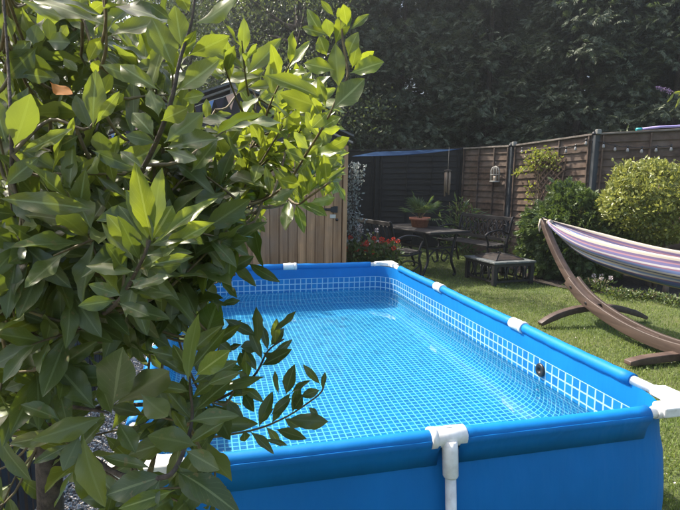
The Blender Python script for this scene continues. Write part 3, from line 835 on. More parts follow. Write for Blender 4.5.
# little lamp on the tall post, and one on the next post
for p, lb in ((P1, 'small pale wall lamp on top of the tall fence post'), (P2, 'small pale clip lamp at the top of the fence left of the bulbs')):
    lm = thing('post_lamp', lb, 'lamp', (p.x, p.y, p.z+0.05), 'lamps on the fence posts')
    z = p.z+0.05
    c = Vector((p.x, p.y, z))+(Vector((CAM.x, CAM.y, 0))-Vector((p.x, p.y, 0))).normalized()*0.075
    MB().box(c+Vector((0.03, 0, -0.03)), (0.085, 0.07, 0.085)).build('housing', mat('pale_grey_plastic', (0.20, 0.20, 0.185), 0.5), lm, 0.012, 2)
    MB().lathe([(0.0, 0.0), (0.032, 0.004), (0.036, 0.02), (0.02, 0.06), (0, 0.062)], c+Vector((-0.06, -0.01, -0.09)), 12).build('lens', M_['iron'], lm)

# festoon lights
fl = thing('festoon_lights', 'string of clear round bulbs hanging along the fence top', 'string lights', tuple((P2+P3)/2))
bulbs_px = [(522, 151.5), (566, 151), (575.5, 148.5), (586, 143), (603.5, 146), (615, 149), (627.5, 150), (641.5, 151), (656, 150), (671, 149)]
def on_fence(px, py, off=0.06):
    for A, B in ((P1, P2), (P2, P3), (P3, P4), (P0, P1)):
        t = Vector((B.x-A.x, B.y-A.y, 0)); n = Vector((t.y, -t.x, 0)).normalized()
        if n.dot(Vector((CAM.x-A.x, CAM.y-A.y, 0))) < 0: n = -n
        d = ray(px, py); o_ = Vector((A.x, A.y, 0))+n*off
        k = (o_-CAM).dot(n)/d.dot(n); q = CAM+d*k
        s = (q-o_).dot(t)/t.length_squared
        if -0.001 <= s <= 1.001: return q
    return q
prev = None; pts = []
for k, (a, b_) in enumerate(bulbs_px):
    q = on_fence(a, b_, 0.075)
    bl = MB(); bl.lathe([(0.0, -0.04), (0.015, -0.036), (0.023, -0.022), (0.024, -0.005), (0.017, 0.02), (0.014, 0.03), (0.0, 0.03)], q, 10)
    o = bl.build('bulb', M_['glass'], fl)
    MB().tube([q+Vector((0, 0, 0.028)), q+Vector((0, 0, 0.075))], 0.014, 8).build('socket', M_['black_rubber'], o)
    top = q+Vector((0, 0, 0.075))
    if prev is not None:
        for j in range(1, 5):
            pts.append(prev.lerp(top, j/5)+Vector((0, 0, -0.03*math.sin(math.pi*j/5))))
    pts.append(top); prev = top
MB().tube(pts, 0.005, 5).build('cable', M_['black_rubber'], fl)

# teal and lilac foam tube lying on the fence capping
q0 = on_fence(636, 129.5, 0.0); q1 = on_fence(676, 128, 0.0); q0.z = max(q0.z, P2.z+0.06); q1.z = q0.z+0.05
nd = thing('foam_tube', 'lilac foam tube with teal end lying on the fence top', 'foam tube', tuple(q0))
MB().tube([q0.lerp(q1, 0.15), q0.lerp(q1, 0.6)+Vector((0, 0, 0.01)), q1, q1+(q1-q0)*0.5], 0.022, 8).build('tube', M_['lilac'], nd)
MB().tube([q0, q0.lerp(q1, 0.15)], 0.024, 8).build('end', M_['teal'], nd)

# blue shade sail over the seats: corners on the fence corner, the shed and the dark post
cs_ = [Vector((3.6, 8.93, 2.15)), at(352, 156.5, 7.6), at(375, 152, 9.9)]
nq = 14; vs = []; idx = {}
for i in range(nq+1):
    for j in range(nq+1-i):
        a, b_ = i/nq, j/nq; c = 1-a-b_
        p = cs_[0]*c+cs_[1]*a+cs_[2]*b_
        p = p+Vector((0, 0, -1.3*a*b_*c*0.8-0.10*(a*c)*1.5))
        pull = 0.16*(4*a*c*(1-b_)*0.5)
        idx[i, j] = len(vs); vs.append(p+Vector((-0.2, 0.6, 0))*pull*0.6)
fs = []
for i in range(nq):
    for j in range(nq-i):
        fs.append((idx[i, j], idx[i+1, j], idx[i, j+1]))
        if i+j < nq-1: fs.append((idx[i+1, j], idx[i+1, j+1], idx[i, j+1]))
b = MB(); b.add(vs, fs, True)
o = b.build('shade_sail', M_['sail'])
sm = o.modifiers.new('solid', 'SOLIDIFY'); sm.thickness = 0.003
tag(o, 'blue triangular shade sail stretched above the garden table', 'shade sail')

# ------------------------------------------------------------------ seats, table, fire pit
def frame_at(o, ux):
    ux = Vector((ux.x, ux.y, 0)).normalized(); uy = Vector((-ux.y, ux.x, 0))
    return lambda a, b_, c: Vector((o.x, o.y, 0))+ux*a+uy*b_+Vector((0, 0, c))
def arc(fn, pts, r, name, mt, root, n=6):
    # smooth path through control points (Catmull-Rom)
    pp = [Vector(p) for p in pts]; out = []
    for i in range(len(pp)-1):
        p0, p1, p2, p3 = pp[max(i-1, 0)], pp[i], pp[i+1], pp[min(i+2, len(pp)-1)]
        for k in range(5):
            s = k/5
            out.append(0.5*((2*p1)+(p2-p0)*s+(2*p0-5*p1+4*p2-p3)*s*s+(3*p1-p0-3*p2+p3)*s**3))
    out.append(pp[-1])
    b = MB().tube([fn(*p) for p in out], r, n)
    return b.build(name, mt, root)
def bench(o, ux, length, label, style):
    """local x along the seat, +y towards where the sitter faces"""
    fn = frame_at(o, ux)
    root = thing('garden_bench', label, 'bench', (o.x, o.y, 0), 'benches at the garden table')
    h = length/2
    for s in (-1, 1):
        x = s*h
        arc(fn, [(x, 0.24, 0.0), (x, 0.27, 0.16), (x, 0.23, 0.32), (x, 0.26, 0.42)], 0.019, 'leg', M_['iron'], root)
        arc(fn, [(x, -0.27, 0.0), (x, -0.21, 0.2), (x, -0.20, 0.40), (x, -0.25, 0.62), (x, -0.31, 0.85), (x, -0.35, 0.88)], 0.019, 'leg', M_['iron'], root)
        arc(fn, [(x, -0.24, 0.60), (x, -0.05, 0.67), (x, 0.18, 0.65), (x, 0.29, 0.60), (x, 0.26, 0.53), (x, 0.22, 0.43)], 0.017, 'armrest', M_['iron'], root)
        arc(fn, [(x, -0.20, 0.40), (x, 0.02, 0.38), (x, 0.25, 0.41)], 0.017, 'seat_rail', M_['iron'], root)
        arc(fn, [(x, -0.20, 0.22), (x, 0.0, 0.30), (x, 0.23, 0.24), (x, 0.1, 0.14), (x, -0.1, 0.16), (x, -0.2, 0.22)], 0.011, 'scroll', M_['iron'], root)
    for k in range(6):
        y = -0.17+k*0.083
        MB().beam(fn(-h-0.01, y, 0.425-0.012*math.sin(k/5*math.pi)), fn(h+0.01, y, 0.425-0.012*math.sin(k/5*math.pi)), 0.06, 0.02).build('slat', M_['slat_dark'], root, 0.003, 1)
    MB().beam(fn(-h, -0.315, 0.85), fn(h, -0.315, 0.85), 0.03, 0.06).build('top_rail', M_['slat_dark'], root, 0.004, 1)
    MB().beam(fn(-h, -0.225, 0.50), fn(h, -0.225, 0.50), 0.025, 0.05).build('lower_rail', M_['slat_dark'], root, 0.003, 1)
    yb = lambda z: -0.225-0.09*(z-0.5)/0.35
    if style == 'slats':
        nn = 13
        for k in range(nn):
            x = -h+length*(k+0.5)/nn
            MB().beam(fn(x, yb(0.52), 0.52), fn(x, yb(0.83), 0.83), 0.04, 0.014, tuple(fn(1, 0, 0)-fn(0, 0, 0))).build('back_slat', M_['slat_dark'], root)
    else:
        nn = 11
        for k in range(nn):                       # cast lattice of crossing curves
            x = -h+length*(k+0.5)/nn; dx = length/nn
            for s in (-1, 1):
                arc(fn, [(x-s*dx*0.9, yb(0.52), 0.52), (x-s*dx*0.2, yb(0.6), 0.60), (x+s*dx*0.3, yb(0.74), 0.74), (x+s*dx*0.9, yb(0.83), 0.83)], 0.009, 'lattice_bar', M_['iron'], root, 5)
        for k in range(5):
            x = -h+length*(k+0.5)/5
            pts = [(x+0.065*math.cos(q*math.pi/4), yb(0.68)+0.004, 0.68+0.075*math.sin(q*math.pi/4)) for q in range(9)]
            MB().tube([fn(*p) for p in pts], 0.009, 5).build('rosette', M_['iron'], root)
    return root
TFL = gz(431, 233, 0.72); TFR = gz(469, 231, 0.72)
tx = Vector((TFR.x-TFL.x, TFR.y-TFL.y, 0)).normalized(); ty = Vector((-tx.y, tx.x, 0))
TW, TL = 0.79, 1.45
tc_ = Vector((TFL.x, TFL.y, 0))+tx*TW/2+ty*TL/2
tb = thing('garden_table', 'dark rectangular garden table with iron legs carrying a potted palm', 'table', tuple(tc_))
fn = frame_at(tc_, tx)
nbd = 7
for k in range(nbd):
    x = -TW/2+TW*(k+0.5)/nbd
    MB().beam(fn(x, -TL/2+0.05, 0.708), fn(x, TL/2-0.05, 0.708), TW/nbd-0.008, 0.022).build('table_board', M_['table'], tb, 0.003, 1)
for s in (-1, 1):
    MB().beam(fn(-TW/2-0.012, s*(TL/2-0.02), 0.706), fn(TW/2+0.012, s*(TL/2-0.02), 0.706), 0.05, 0.034).build('end_rail', M_['iron'], tb, 0.004, 1)
    for q in (-1, 1):
        arc(fn, [(q*0.30, s*0.50, 0.0), (q*0.33, s*0.50, 0.05), (q*0.24, s*0.50, 0.25), (q*0.27, s*0.50, 0.48), (q*0.34, s*0.50, 0.69)], 0.022, 'leg', M_['iron'], tb)
        arc(fn, [(q*0.25, s*0.50, 0.30), (q*0.10, s*0.50, 0.42), (q*0.03, s*0.50, 0.30), (q*0.10, s*0.50, 0.24), (q*0.16, s*0.5, 0.33)], 0.012, 'scroll', M_['iron'], tb)
    MB().beam(fn(-0.26, s*0.50, 0.45), fn(0.26, s*0.50, 0.45), 0.03, 0.03).build('cross_rail', M_['iron'], tb)
MB().beam(fn(0, -0.52, 0.41), fn(0, 0.52, 0.41), 0.03, 0.03).build('stretcher', M_['iron'], tb)
lbc = tc_-tx*0.68+ty*0.10
bench(lbc, -ty, 1.3, 'dark slat back bench on the left of the table, seat facing the table', 'slats')
rbc = Vector(((2.79+3.08)/2, (7.42+6.46)/2, 0))-tx*0.17+ty*(-0.05)
rdir = Vector((3.08-2.79, 6.46-7.42, 0)).normalized()
bench(rbc, -rdir, 1.18, 'dark cast iron lattice back bench right of the table', 'lattice')

# fire pit
fc = Vector((2.50, 5.46, 0)); fu = Vector((2.88-2.13, 5.20-5.11, 0)).normalized()
fp = thing('fire_pit', 'low square black fire pit table with grey tiled rim and domed lid', 'fire pit', tuple(fc))
fn = frame_at(fc, fu); H = 0.37; FH = 0.345
for sx_ in (-1, 1):
    for sy_ in (-1, 1):
        MB().beam(fn(sx_*(H-0.045), sy_*(H-0.045), 0), fn(sx_*(H-0.045), sy_*(H-0.045), FH-0.03), 0.06, 0.06, tuple(fu)).build('leg', M_['iron'], fp, 0.004, 1)
for k in range(4):
    c, s = [(1, 0), (0, 1), (-1, 0), (0, -1)][k]
    rot = lambda a, b_: (a*c-b_*s, a*s+b_*c)
    fr = lambda a, b_, z: fn(*rot(a, b_), z)
    MB().beam(fr(-H+0.06, -H+0.035, FH-0.05), fr(H-0.06, -H+0.035, FH-0.05), 0.02, 0.05).build('apron', M_['iron'], fp)
    MB().beam(fr(-H+0.06, -H+0.04, 0.055), fr(H-0.06, -H+0.04, 0.055), 0.018, 0.03).build('bottom_rail', M_['iron'], fp)
    for q in range(7):
        a = -H+0.12+q*(2*H-0.24)/6
        pts = [fr(a+(0.03 if q % 2 else -0.03)*math.sin(z*math.pi), -H+0.04, 0.06+z*(FH-0.13)) for z in (0, .25, .5, .75, 1)]
        MB().tube(pts, 0.012, 6).build('baluster', M_['iron'], fp)
    for q in range(3):
        a0 = -H+q*(2*H-0.12)/3
        w3 = (2*H-0.12)/3
        MB().beam(fr(a0+0.002, -H+0.06, FH-0.015), fr(a0+w3-0.002, -H+0.06, FH-0.015), 0.12, 0.026).build('rim_tile', M_['slate'], fp, 0.003, 1)
MB().beam(fn(-H+0.01, 0, FH-0.032), fn(H-0.01, 0, FH-0.032), 2*H-0.02, 0.008).build('tray', M_['iron'], fp)
b = MB()
prof = [(0.25, 0.0), (0.245, 0.010), (0.16, 0.042), (0.07, 0.066), (0.0, 0.072)]
vs = []
for r_, z in prof:
    for a_, b2 in ((-1, -1), (1, -1), (1, 1), (-1, 1)):
        vs.append(fn(a_*r_, b2*r_, FH-0.002+z))
b.add(vs, [(i*4+j, i*4+(j+1) % 4, i*4+4+(j+1) % 4, i*4+4+j) for i in range(4) for j in range(4)])
lid = b.build('spark_guard', M_['mesh_iron'], fp)
for a_, b2 in ((-1, -1), (1, -1), (1, 1), (-1, 1)):
    MB().tube([fn(a_*r_, b2*r_, FH+0.002+z) for r_, z in prof], 0.007, 6).build('rib', M_['iron'], lid)
MB().tube([fn(-0.03, 0, FH+0.065), fn(-0.03, 0, FH+0.092), fn(0.03, 0, FH+0.092), fn(0.03, 0, FH+0.065)], 0.006, 6).build('handle', M_['iron'], lid)

# ------------------------------------------------------------------ hammock
HX = 2.15
hs = thing('hammock_stand', 'dark wooden arc hammock stand with two curved cross feet', 'hammock stand', (HX, 2.2, 0))
def arcz(y):
    u = abs(y-2.15)
    return 0.075+0.30*(u/1.4)**2.0+0.09*(max(0, u-0.9)/0.9)**2*3.2
ys = [3.98-i*(3.98-0.32)/44 for i in range(45)]
apts = [(HX, y, arcz(y)) for y in ys]
tipz = apts[0][2]
k_ = (1.02-0.075)/(tipz-0.075)
apts = [(x, y, 0.085+(z-0.075)*k_) for x, y, z in apts]
def seg_pts(y0, y1): return [p for p in apts if y1 <= p[1] <= y0]
MB().sweep(seg_pts(4.0, 2.98), 0.075, [0.062+0.03*min(1, i/10) for i in range(len(seg_pts(4.0, 2.98)))], (1, 0, 0), True).build('upper_arm', M_['stand_wood'], hs, 0.006, 2)
MB().sweep(seg_pts(1.32, 0.3), 0.075, 0.085, (1, 0, 0), True).build('upper_arm', M_['stand_wood'], hs, 0.006, 2)
for s in (-1, 1):
    pp_ = [(x+s*0.058, y, z+0.012) for x, y, z in seg_pts(3.42, 0.88)]
    MB().sweep(pp_, 0.036, 0.105, (1, 0, 0), True).build('lower_arm', M_['stand_wood'], hs, 0.006, 2)
b = MB(); b.sweep([(x, y, z) for x, y, z in seg_pts(2.96, 2.2)][-4:], 0.078, 0.08, (1, 0, 0)); b.build('spacer_block', M_['stand_wood'], hs)
for fy in (3.12, 1.95):
    z0 = min(apts, key=lambda p: abs(p[1]-fy))[2]-0.055
    zc = max(z0-0.035, 0.05)
    L_ = 0.66 if fy > 3 else 0.68
    pts = []
    for q in range(17):
        a = -1+q/8
        pts.append((HX+a*L_+(0.08 if fy > 3 else 0.1), fy-0.02*a*a, 0.035+(zc-0.035)*(1-abs(a)**2.2)))
    MB().sweep(pts, 0.075, [0.035+0.03*min(1, (1-abs(-1+q/8))*5) for q in range(17)], (0, 1, 0), True).build('cross_foot', M_['stand_wood'], hs, 0.005, 2)
for y in (3.35, 3.05, 1.25, 0.95):
    p = min(apts, key=lambda p: abs(p[1]-y))
    MB().tube([(HX-0.085, p[1], p[2]+0.01), (HX+0.085, p[1], p[2]+0.01)], 0.012, 8).build('bolt', M_['iron'], hs)
tip = Vector(apts[0]); tip2 = Vector(apts[-1])
MB().tube([tip+Vector((-0.03, -0.02, 0.02)), tip+Vector((-0.05, -0.05, 0.035)), tip+Vector((-0.03, -0.09, 0.03)), tip+Vector((0, -0.1, 0.02))], 0.008, 8).build('hook', M_['iron'], hs)
MB().tube([tip+Vector((-0.035, 0.0, 0.02)), tip+Vector((-0.045, 0.01, -0.06)), tip+Vector((-0.04, 0.012, -0.13)), tip+Vector((-0.03, 0.0, -0.05))], [0.012, 0.014, 0.018, 0.01], 8).build('strap', M_['rope'], hs)

ham = thing('hammock', 'striped cotton hammock in blue, cream, pink and purple on the stand', 'hammock', tuple((tip+tip2)/2+Vector((0, 0, -0.4))))
m = mat('striped_cotton', (0.5, 0.5, 0.5), 0.9)
uv = N(m, 'ShaderNodeUVMap', uv_map='tile'); sx = N(m, 'ShaderNodeSeparateXYZ'); L(m, uv.outputs[0], sx.inputs[0])
stripes = [((0.62, 0.56, 0.46), 6), ((0.16, 0.11, 0.24), 4), ((0.42, 0.22, 0.27), 2), ((0.16, 0.15, 0.34), 4), ((0.58, 0.56, 0.56), 3), ((0.30, 0.15, 0.24), 2), ((0.14, 0.22, 0.46), 5), ((0.60, 0.58, 0.55), 4), ((0.09, 0.08, 0.15), 2), ((0.60, 0.54, 0.45), 4), ((0.19, 0.29, 0.50), 4), ((0.60, 0.58, 0.55), 3), ((0.22, 0.10, 0.18), 2),
           ((0.06, 0.11, 0.30), 6), ((0.12, 0.24, 0.47), 7), ((0.48, 0.28, 0.22), 2), ((0.60, 0.43, 0.33), 6), ((0.50, 0.30, 0.24), 2), ((0.60, 0.52, 0.41), 8), ((0.46, 0.43, 0.30), 4)]
stripes = [((c_[0]*0.62, c_[1]*0.62, c_[2]*0.64), w_) for c_, w_ in stripes]
full = stripes+stripes[::-1]
tot = sum(w for _, w in full); cr = N(m, 'ShaderNodeValToRGB'); cr.color_ramp.interpolation = 'CONSTANT'
# a ramp holds 32 stops: split the cloth in two ramps
def rampfor(lst, inp):
    c = N(m, 'ShaderNodeValToRGB'); c.color_ramp.interpolation = 'CONSTANT'; e = c.color_ramp.elements
    tt = sum(w for _, w in lst); acc = 0
    while len(e) < len(lst): e.new(0.5)
    for i, (col, w) in enumerate(lst):
        e[i].position = acc/tt; e[i].color = (*col, 1); acc += w
    L(m, inp, c.inputs[0]); return c.outputs[0]
mirr = mathn(m, 'SUBTRACT', 1.0, mathn(m, 'ABSOLUTE', mathn(m, 'MULTIPLY_ADD', sx.outputs[0], 2.0, -1.0)))
colr = rampfor(stripes, mathn(m, 'ADD', mirr, mathn(m, 'MULTIPLY_ADD', noise(m, 25, 2, uv.outputs[0]), 0.008, -0.004)))
wv = noise(m, 400, 2, geopos(m))
L(m, mixc(m, mathn(m, 'MULTIPLY', wv, 0.2), colr, (0.12, 0.10, 0.11)), P(m).inputs['Base Color'])
bump(m, wv, 0.4, 0.002)
m.node_tree.nodes.remove(cr)
M_['cloth'] = m
# cloth surface: s along, t across
A = tip+Vector((0.0, -0.12, 0.01)); B = tip2+Vector((0, 0.12, 0.01))
ns_, ntn = 72, 44; vs = []; fs = []; uvs = []
for i in range(ns_+1):
    s = i/ns_; y = A.y+(B.y-A.y)*s
    op = min(1, s/0.30, (1-s)/0.30); op = math.sin(op*math.pi/2)**0.8
    sag_edge = 0.145*math.sin(math.pi*s)**0.8
    wid = 0.025+0.20*op; dep = 0.02+0.265*op*(0.75+0.25*math.sin(math.pi*s))
    for j in range(ntn+1):
        t = j/ntn; a = (t-0.5)*2
        ang = a*math.pi/2*1.02
        xx = HX+wid*math.sin(ang)*(1-0.12*abs(a)**3)
        zz = A.z+(B.z-A.z)*s-sag_edge-dep*math.cos(ang)
        fold = 0.006*math.sin(a*17+2*math.sin(s*5))*(0.35+0.65*op)+0.010*math.sin(a*9+1.3)*(1-op)
        vs.append((xx+fold*math.sin(ang), y, zz-fold*math.cos(ang)+(0.016*math.sin(s*9+a) if j in (0, ntn) else 0)*0.4))
for i in range(ns_):
    for j in range(ntn):
        q = (i*(ntn+1)+j, i*(ntn+1)+j+1, (i+1)*(ntn+1)+j+1, (i+1)*(ntn+1)+j)
        fs.append(q); uvs += [(j/ntn, i/ns_), ((j+1)/ntn, i/ns_), ((j+1)/ntn, (i+1)/ns_), (j/ntn, (i+1)/ns_)]
me = bpy.data.meshes.new('cloth'); me.from_pydata(vs, [], fs); me.polygons.foreach_set('use_smooth', [True]*len(fs))
ul = me.uv_layers.new(name='tile')
for i, w in enumerate(uvs): ul.data[i].uv = w
me.materials.append(m); me.update()
o = link('cloth', me, ham)
sm = o.modifiers.new('solid', 'SOLIDIFY'); sm.thickness = 0.005; sm.offset = 0
for E_, Tn in ((A, tip), (B, tip2)):
    b = MB()
    for k in range(8):
        a = (k/7-0.5)*2
        b.tube([Tn+Vector((0, 0, 0.02)), E_+Vector((a*0.03, 0, -0.02*math.cos(a*1.5)))], 0.004, 5)
    b.tube([E_+Vector((0, 0.02 if E_ is A else -0.02, -0.02)), E_+Vector((0, -0.03 if E_ is A else 0.03, -0.02))], 0.03, 10)
    b.build('cords', M_['rope'], ham)

# ---- tall conifers behind the fence
def conifer_mesh(seed, h, rbase, n, sz):
    R = np.random.default_rng(seed)
    nb_ = 420                                         # boughs that carry sprays
    zb = h*(1-(1-R.uniform(0, 1, nb_)**0.9)*0.97); zb = R.uniform(0.25, h*0.985, nb_)
    ab = R.uniform(0, 2*np.pi, nb_)
    rb = rbase*(1-(zb/h)**1.6)**0.75*R.uniform(0.78, 1.12, nb_)+0.12
    k = R.integers(0, nb_, n)
    s = R.uniform(0.12, 1.0, n)**0.55
    spread = 0.28+0.25*rb[k]
    ang = ab[k]+R.normal(0, 0.17, n)
    rad = rb[k]*s
    pos = np.stack([np.cos(ang)*rad, np.sin(ang)*rad, zb[k]-0.25*rad*s+0.30*(s-0.5)+R.normal(0, 0.11, n)], 1)
    pos[:, 2] = np.maximum(pos[:, 2], 0.1)
    out = np.stack([np.cos(ang), np.sin(ang), R.uniform(-0.55, 0.35, n)], 1)+R.normal(0, 0.35, (n, 3))
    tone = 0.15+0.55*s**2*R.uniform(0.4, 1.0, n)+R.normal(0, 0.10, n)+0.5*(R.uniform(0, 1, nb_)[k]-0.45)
    up = np.tile(np.array([0.0, 0.0, 1.0]), (n, 1))+R.normal(0, 0.4, (n, 3))
    up = np.cross(out, np.cross(up, out))
    size = sz*R.uniform(0.6, 1.35, n)
    # the frame's u comes from cross(d, r): r must be the plane normal
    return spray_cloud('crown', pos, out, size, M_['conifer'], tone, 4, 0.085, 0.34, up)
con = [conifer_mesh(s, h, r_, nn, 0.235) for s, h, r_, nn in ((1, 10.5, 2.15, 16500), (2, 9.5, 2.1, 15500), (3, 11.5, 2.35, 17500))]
def trunk_mesh(h, r_):
    return MB().tube([(0, 0, 0), (0.03, 0.02, h*0.3), (0, 0, h*0.7), (0, 0, h*0.97)], [r_, r_*0.8, r_*0.45, 0.02], 8).mesh('trunk', M_['bark'])
ctr = trunk_mesh(10, 0.10)
spots = [(-0.6, 13.6), (1.5, 13.1), (3.5, 12.4), (5.4, 11.2), (7.0, 9.7), (8.7, 8.6), (10.6, 7.6), (0.4, 15.6), (2.6, 15.2), (4.8, 14.4), (6.9, 12.9), (9.0, 11.6), (11.2, 10.2), (12.9, 8.4), (-1.5, 17.0), (1.4, 17.8), (4.0, 17.2), (6.6, 16.2), (9.0, 14.8), (11.4, 13.2), (13.8, 11.4)]
clab = ['behind the shed ridge', 'behind the dark fence and shade sail', 'behind the shaded fence corner', 'behind the tall fence post', 'behind the fence and trellis', 'behind the fence bulbs', 'at the right edge behind the fence',
        'back row, left, seen past the bay tree', 'back row behind the sail', 'back row above the fence corner', 'back row above the trellis', 'back row above the bulbs', 'back row at the far right', 'back row beyond the right edge']+['in the farthest row, '+q for q in ('glimpsed past the bay tree', 'above the shed corner', 'above the shade sail', 'above the fence corner', 'above the tall fence post', 'above the trellis', 'at the top right')]
for i, (x, y) in enumerate(spots):
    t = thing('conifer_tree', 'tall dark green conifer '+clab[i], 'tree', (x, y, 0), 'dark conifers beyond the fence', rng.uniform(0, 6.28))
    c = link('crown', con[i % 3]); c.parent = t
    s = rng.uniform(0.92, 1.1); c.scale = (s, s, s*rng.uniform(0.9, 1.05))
    k = link('trunk', ctr); k.parent = t; k.scale = (1, 1, 0.85)

# ---- looser broadleaved trees on the left
def decid(seed, h, rad, n, loc, label, base=1.6):
    R = np.random.default_rng(seed)
    t = thing('broadleaf_tree', label, 'tree', loc, 'broadleaved trees behind the shed')
    b = MB(); b.tube([(0, 0, 0), (0.05, 0, h*0.3), (0.1, 0.05, h*0.6), (0.05, 0.0, h*0.92)], [0.16, 0.13, 0.08, 0.02], 8)
    ends = []
    for k in range(26):
        a = R.uniform(0, 6.28); z0 = R.uniform(0.2, 0.8)*h; ln = rad*R.uniform(0.5, 1.0)*(1.1-0.5*z0/h)
        e = Vector((math.cos(a)*ln, math.sin(a)*ln, z0+R.uniform(0.1, 0.9)))
        mid = Vector((math.cos(a)*ln*0.5, math.sin(a)*ln*0.5, z0+0.1))
        b.tube([(0.05, 0, z0-0.2), mid, e], [0.05, 0.03, 0.01], 6)
        ends += [e, mid.lerp(e, 0.5)]
        for q in range(4):
            e2 = e+Vector(R.normal(0, 0.45, 3).tolist()); b.tube([mid.lerp(e, 0.6), e2], [0.012, 0.004], 4); ends.append(e2)
    o = b.build('trunk', M_['bark'], None); o.parent = t
    E_ = np.array([tuple(e) for e in ends])
    k = R.integers(0, len(E_), n)
    pos = E_[k]+R.normal(0, 0.30, (n, 3))*np.array([1, 1, 0.8])
    pos[:, 2] = np.maximum(pos[:, 2], 0.4)
    dr = R.normal(0, 1, (n, 3))+np.array([0, 0, -0.4])
    tone = R.uniform(0.1, 0.9, n)
    c = link('crown', leaf_cloud('crown', pos, dr, R.uniform(0.06, 0.11, n), R.uniform(0.03, 0.05, n), M_['decid'], tone)); c.parent = t
decid(21, 7.4, 2.1, 15000, (-2.2, 9.2, 0), 'loose leafed tree behind the shed, left of its ridge')
decid(22, 8.2, 2.2, 15000, (0.3, 10.9, 0), 'loose leafed tree between the shed ridge and dark conifers')
decid(23, 6.8, 2.0, 13000, (-4.6, 8.0, 0), 'loose leafed tree at the far left behind the bay leaves')
decid(24, 7.6, 2.1, 12000, (-5.2, 11.2, 0), 'loose leafed tree farthest left, behind the others')

HEDGE = True
# ---- shrubs by the fence
def shrub(name, label, loc, rad, n, mt, kind, seed, stems, zc, lumps):
    R = np.random.default_rng(seed)
    t = thing(name, label, 'shrub', loc)
    d = R.normal(0, 1, (n, 3)); d /= np.linalg.norm(d, axis=1, keepdims=True)
    ld = R.normal(0, 1, (lumps, 3)); ld /= np.linalg.norm(ld, axis=1, keepdims=True)
    dp = d @ ld.T
    lump = np.max(np.exp((dp-1)*26), axis=1)
    rr = (0.76+0.24*lump)*R.uniform(0.72, 1.02, n)**0.6
    rr = np.where(R.uniform(0, 1, n) < 0.05, rr*R.uniform(1.02, 1.16, n), rr)*(1+0.07*np.sin(d[:, 0]*5+d[:, 2]*4+seed))
    pos = d*rr[:, None]*np.array(rad)+np.array([0, 0, zc])
    keep_ = pos[:, 2] > 0.04
    pos, d, rr, lump = pos[keep_], d[keep_], rr[keep_], lump[keep_]; n = len(pos)
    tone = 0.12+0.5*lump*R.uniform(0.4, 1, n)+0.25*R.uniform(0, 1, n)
    if kind == 'spray':
        dr = d+R.normal(0, 0.4, (n, 3))
        me = spray_cloud('foliage', pos, dr, R.uniform(0.06, 0.16, n), mt, tone, 3, 0.16, 0.2, R.normal(0, 1, (n, 3)))
    elif kind == 'big':
        dr = d*0.7+R.normal(0, 0.6, (n, 3))+np.array([0, 0, 0.2])
        me = leaf_cloud('foliage', pos, dr, R.uniform(0.08, 0.13, n), R.uniform(0.03, 0.05, n), mt, tone+0.2*R.normal(0, 1, n), 0.3, d+R.normal(0, .4, (n, 3)))
    else:
        dr = d*0.7+R.normal(0, 0.6, (n, 3))+np.array([0, 0, 0.2])
        me = leaf_cloud('foliage', pos, dr, R.uniform(0.05, 0.09, n), R.uniform(0.026, 0.042, n), mt, tone+0.18*R.normal(0, 1, n), 0.3, d+R.normal(0, .4, (n, 3)))
    c = link('foliage', me); c.parent = t
    for k in range(stems):
        a = k*2.4; q = [(0.05*math.cos(a), 0.05*math.sin(a), 0), (0.12*math.cos(a), 0.12*math.sin(a), zc*0.5), (rad[0]*0.5*math.cos(a), rad[1]*0.5*math.sin(a), zc+0.1), (rad[0]*0.7*math.cos(a), rad[1]*0.7*math.sin(a), zc+rad[2]*0.4)]
        o = MB().tube(q, [0.03, 0.026, 0.016, 0.006], 7).build('stem', M_['pale_bark']); o.parent = t
    return t
pD = at(577, 240, 8.1)
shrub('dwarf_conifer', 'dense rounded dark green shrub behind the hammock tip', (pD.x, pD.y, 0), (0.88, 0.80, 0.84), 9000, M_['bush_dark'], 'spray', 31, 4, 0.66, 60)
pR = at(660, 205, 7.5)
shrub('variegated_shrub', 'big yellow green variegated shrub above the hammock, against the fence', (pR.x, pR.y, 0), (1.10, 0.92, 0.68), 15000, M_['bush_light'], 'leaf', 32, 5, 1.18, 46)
for k, (x, y, rz_, hz_, lb) in enumerate([(-4.6, 3.2, 1.0, 1.5, 'sunlit leafy shrub behind the low slatted fence, nearest the bay trunk'), (-4.1, 5.4, 1.2, 1.9, 'sunlit leafy shrub left of the shed wall'), (-5.6, 4.6, 1.3, 2.3, 'tall sunlit leafy shrub at the left edge behind the bay leaves'), (-5.2, 1.2, 1.0, 1.7, 'sunlit leafy shrub at the left edge beyond the gravel')]):
    shrub('laurel_shrub', lb, (x, y, 0), (rz_, rz_, hz_*0.55), 5200, M_['bay_fill'], 'big', 140+k, 5, hz_*0.55, 40)['group'] = 'shrubs left of the gravel'
# trunk of a small shrub seen under the hammock
tb_ = gz(665, 292)
t = thing('young_tree_trunk', 'short pale bare stem under the hammock at the right edge', 'stem', tuple(tb_))
MB().tube([tb_, tb_+Vector((0.01, 0, 0.12)), tb_+Vector((0.03, 0.05, 0.3)), tb_+Vector((0.05, 0.12, 0.75))], [0.042, 0.035, 0.03, 0.025], 9).build('trunk', M_['pale_bark'], t)
MB().tube([tb_+Vector((0.01, 0, 0.14)), tb_+Vector((-0.10, 0.02, 0.27)), tb_+Vector((-0.2, 0.1, 0.6))], [0.03, 0.025, 0.018], 8).build('branch', M_['pale_bark'], t)

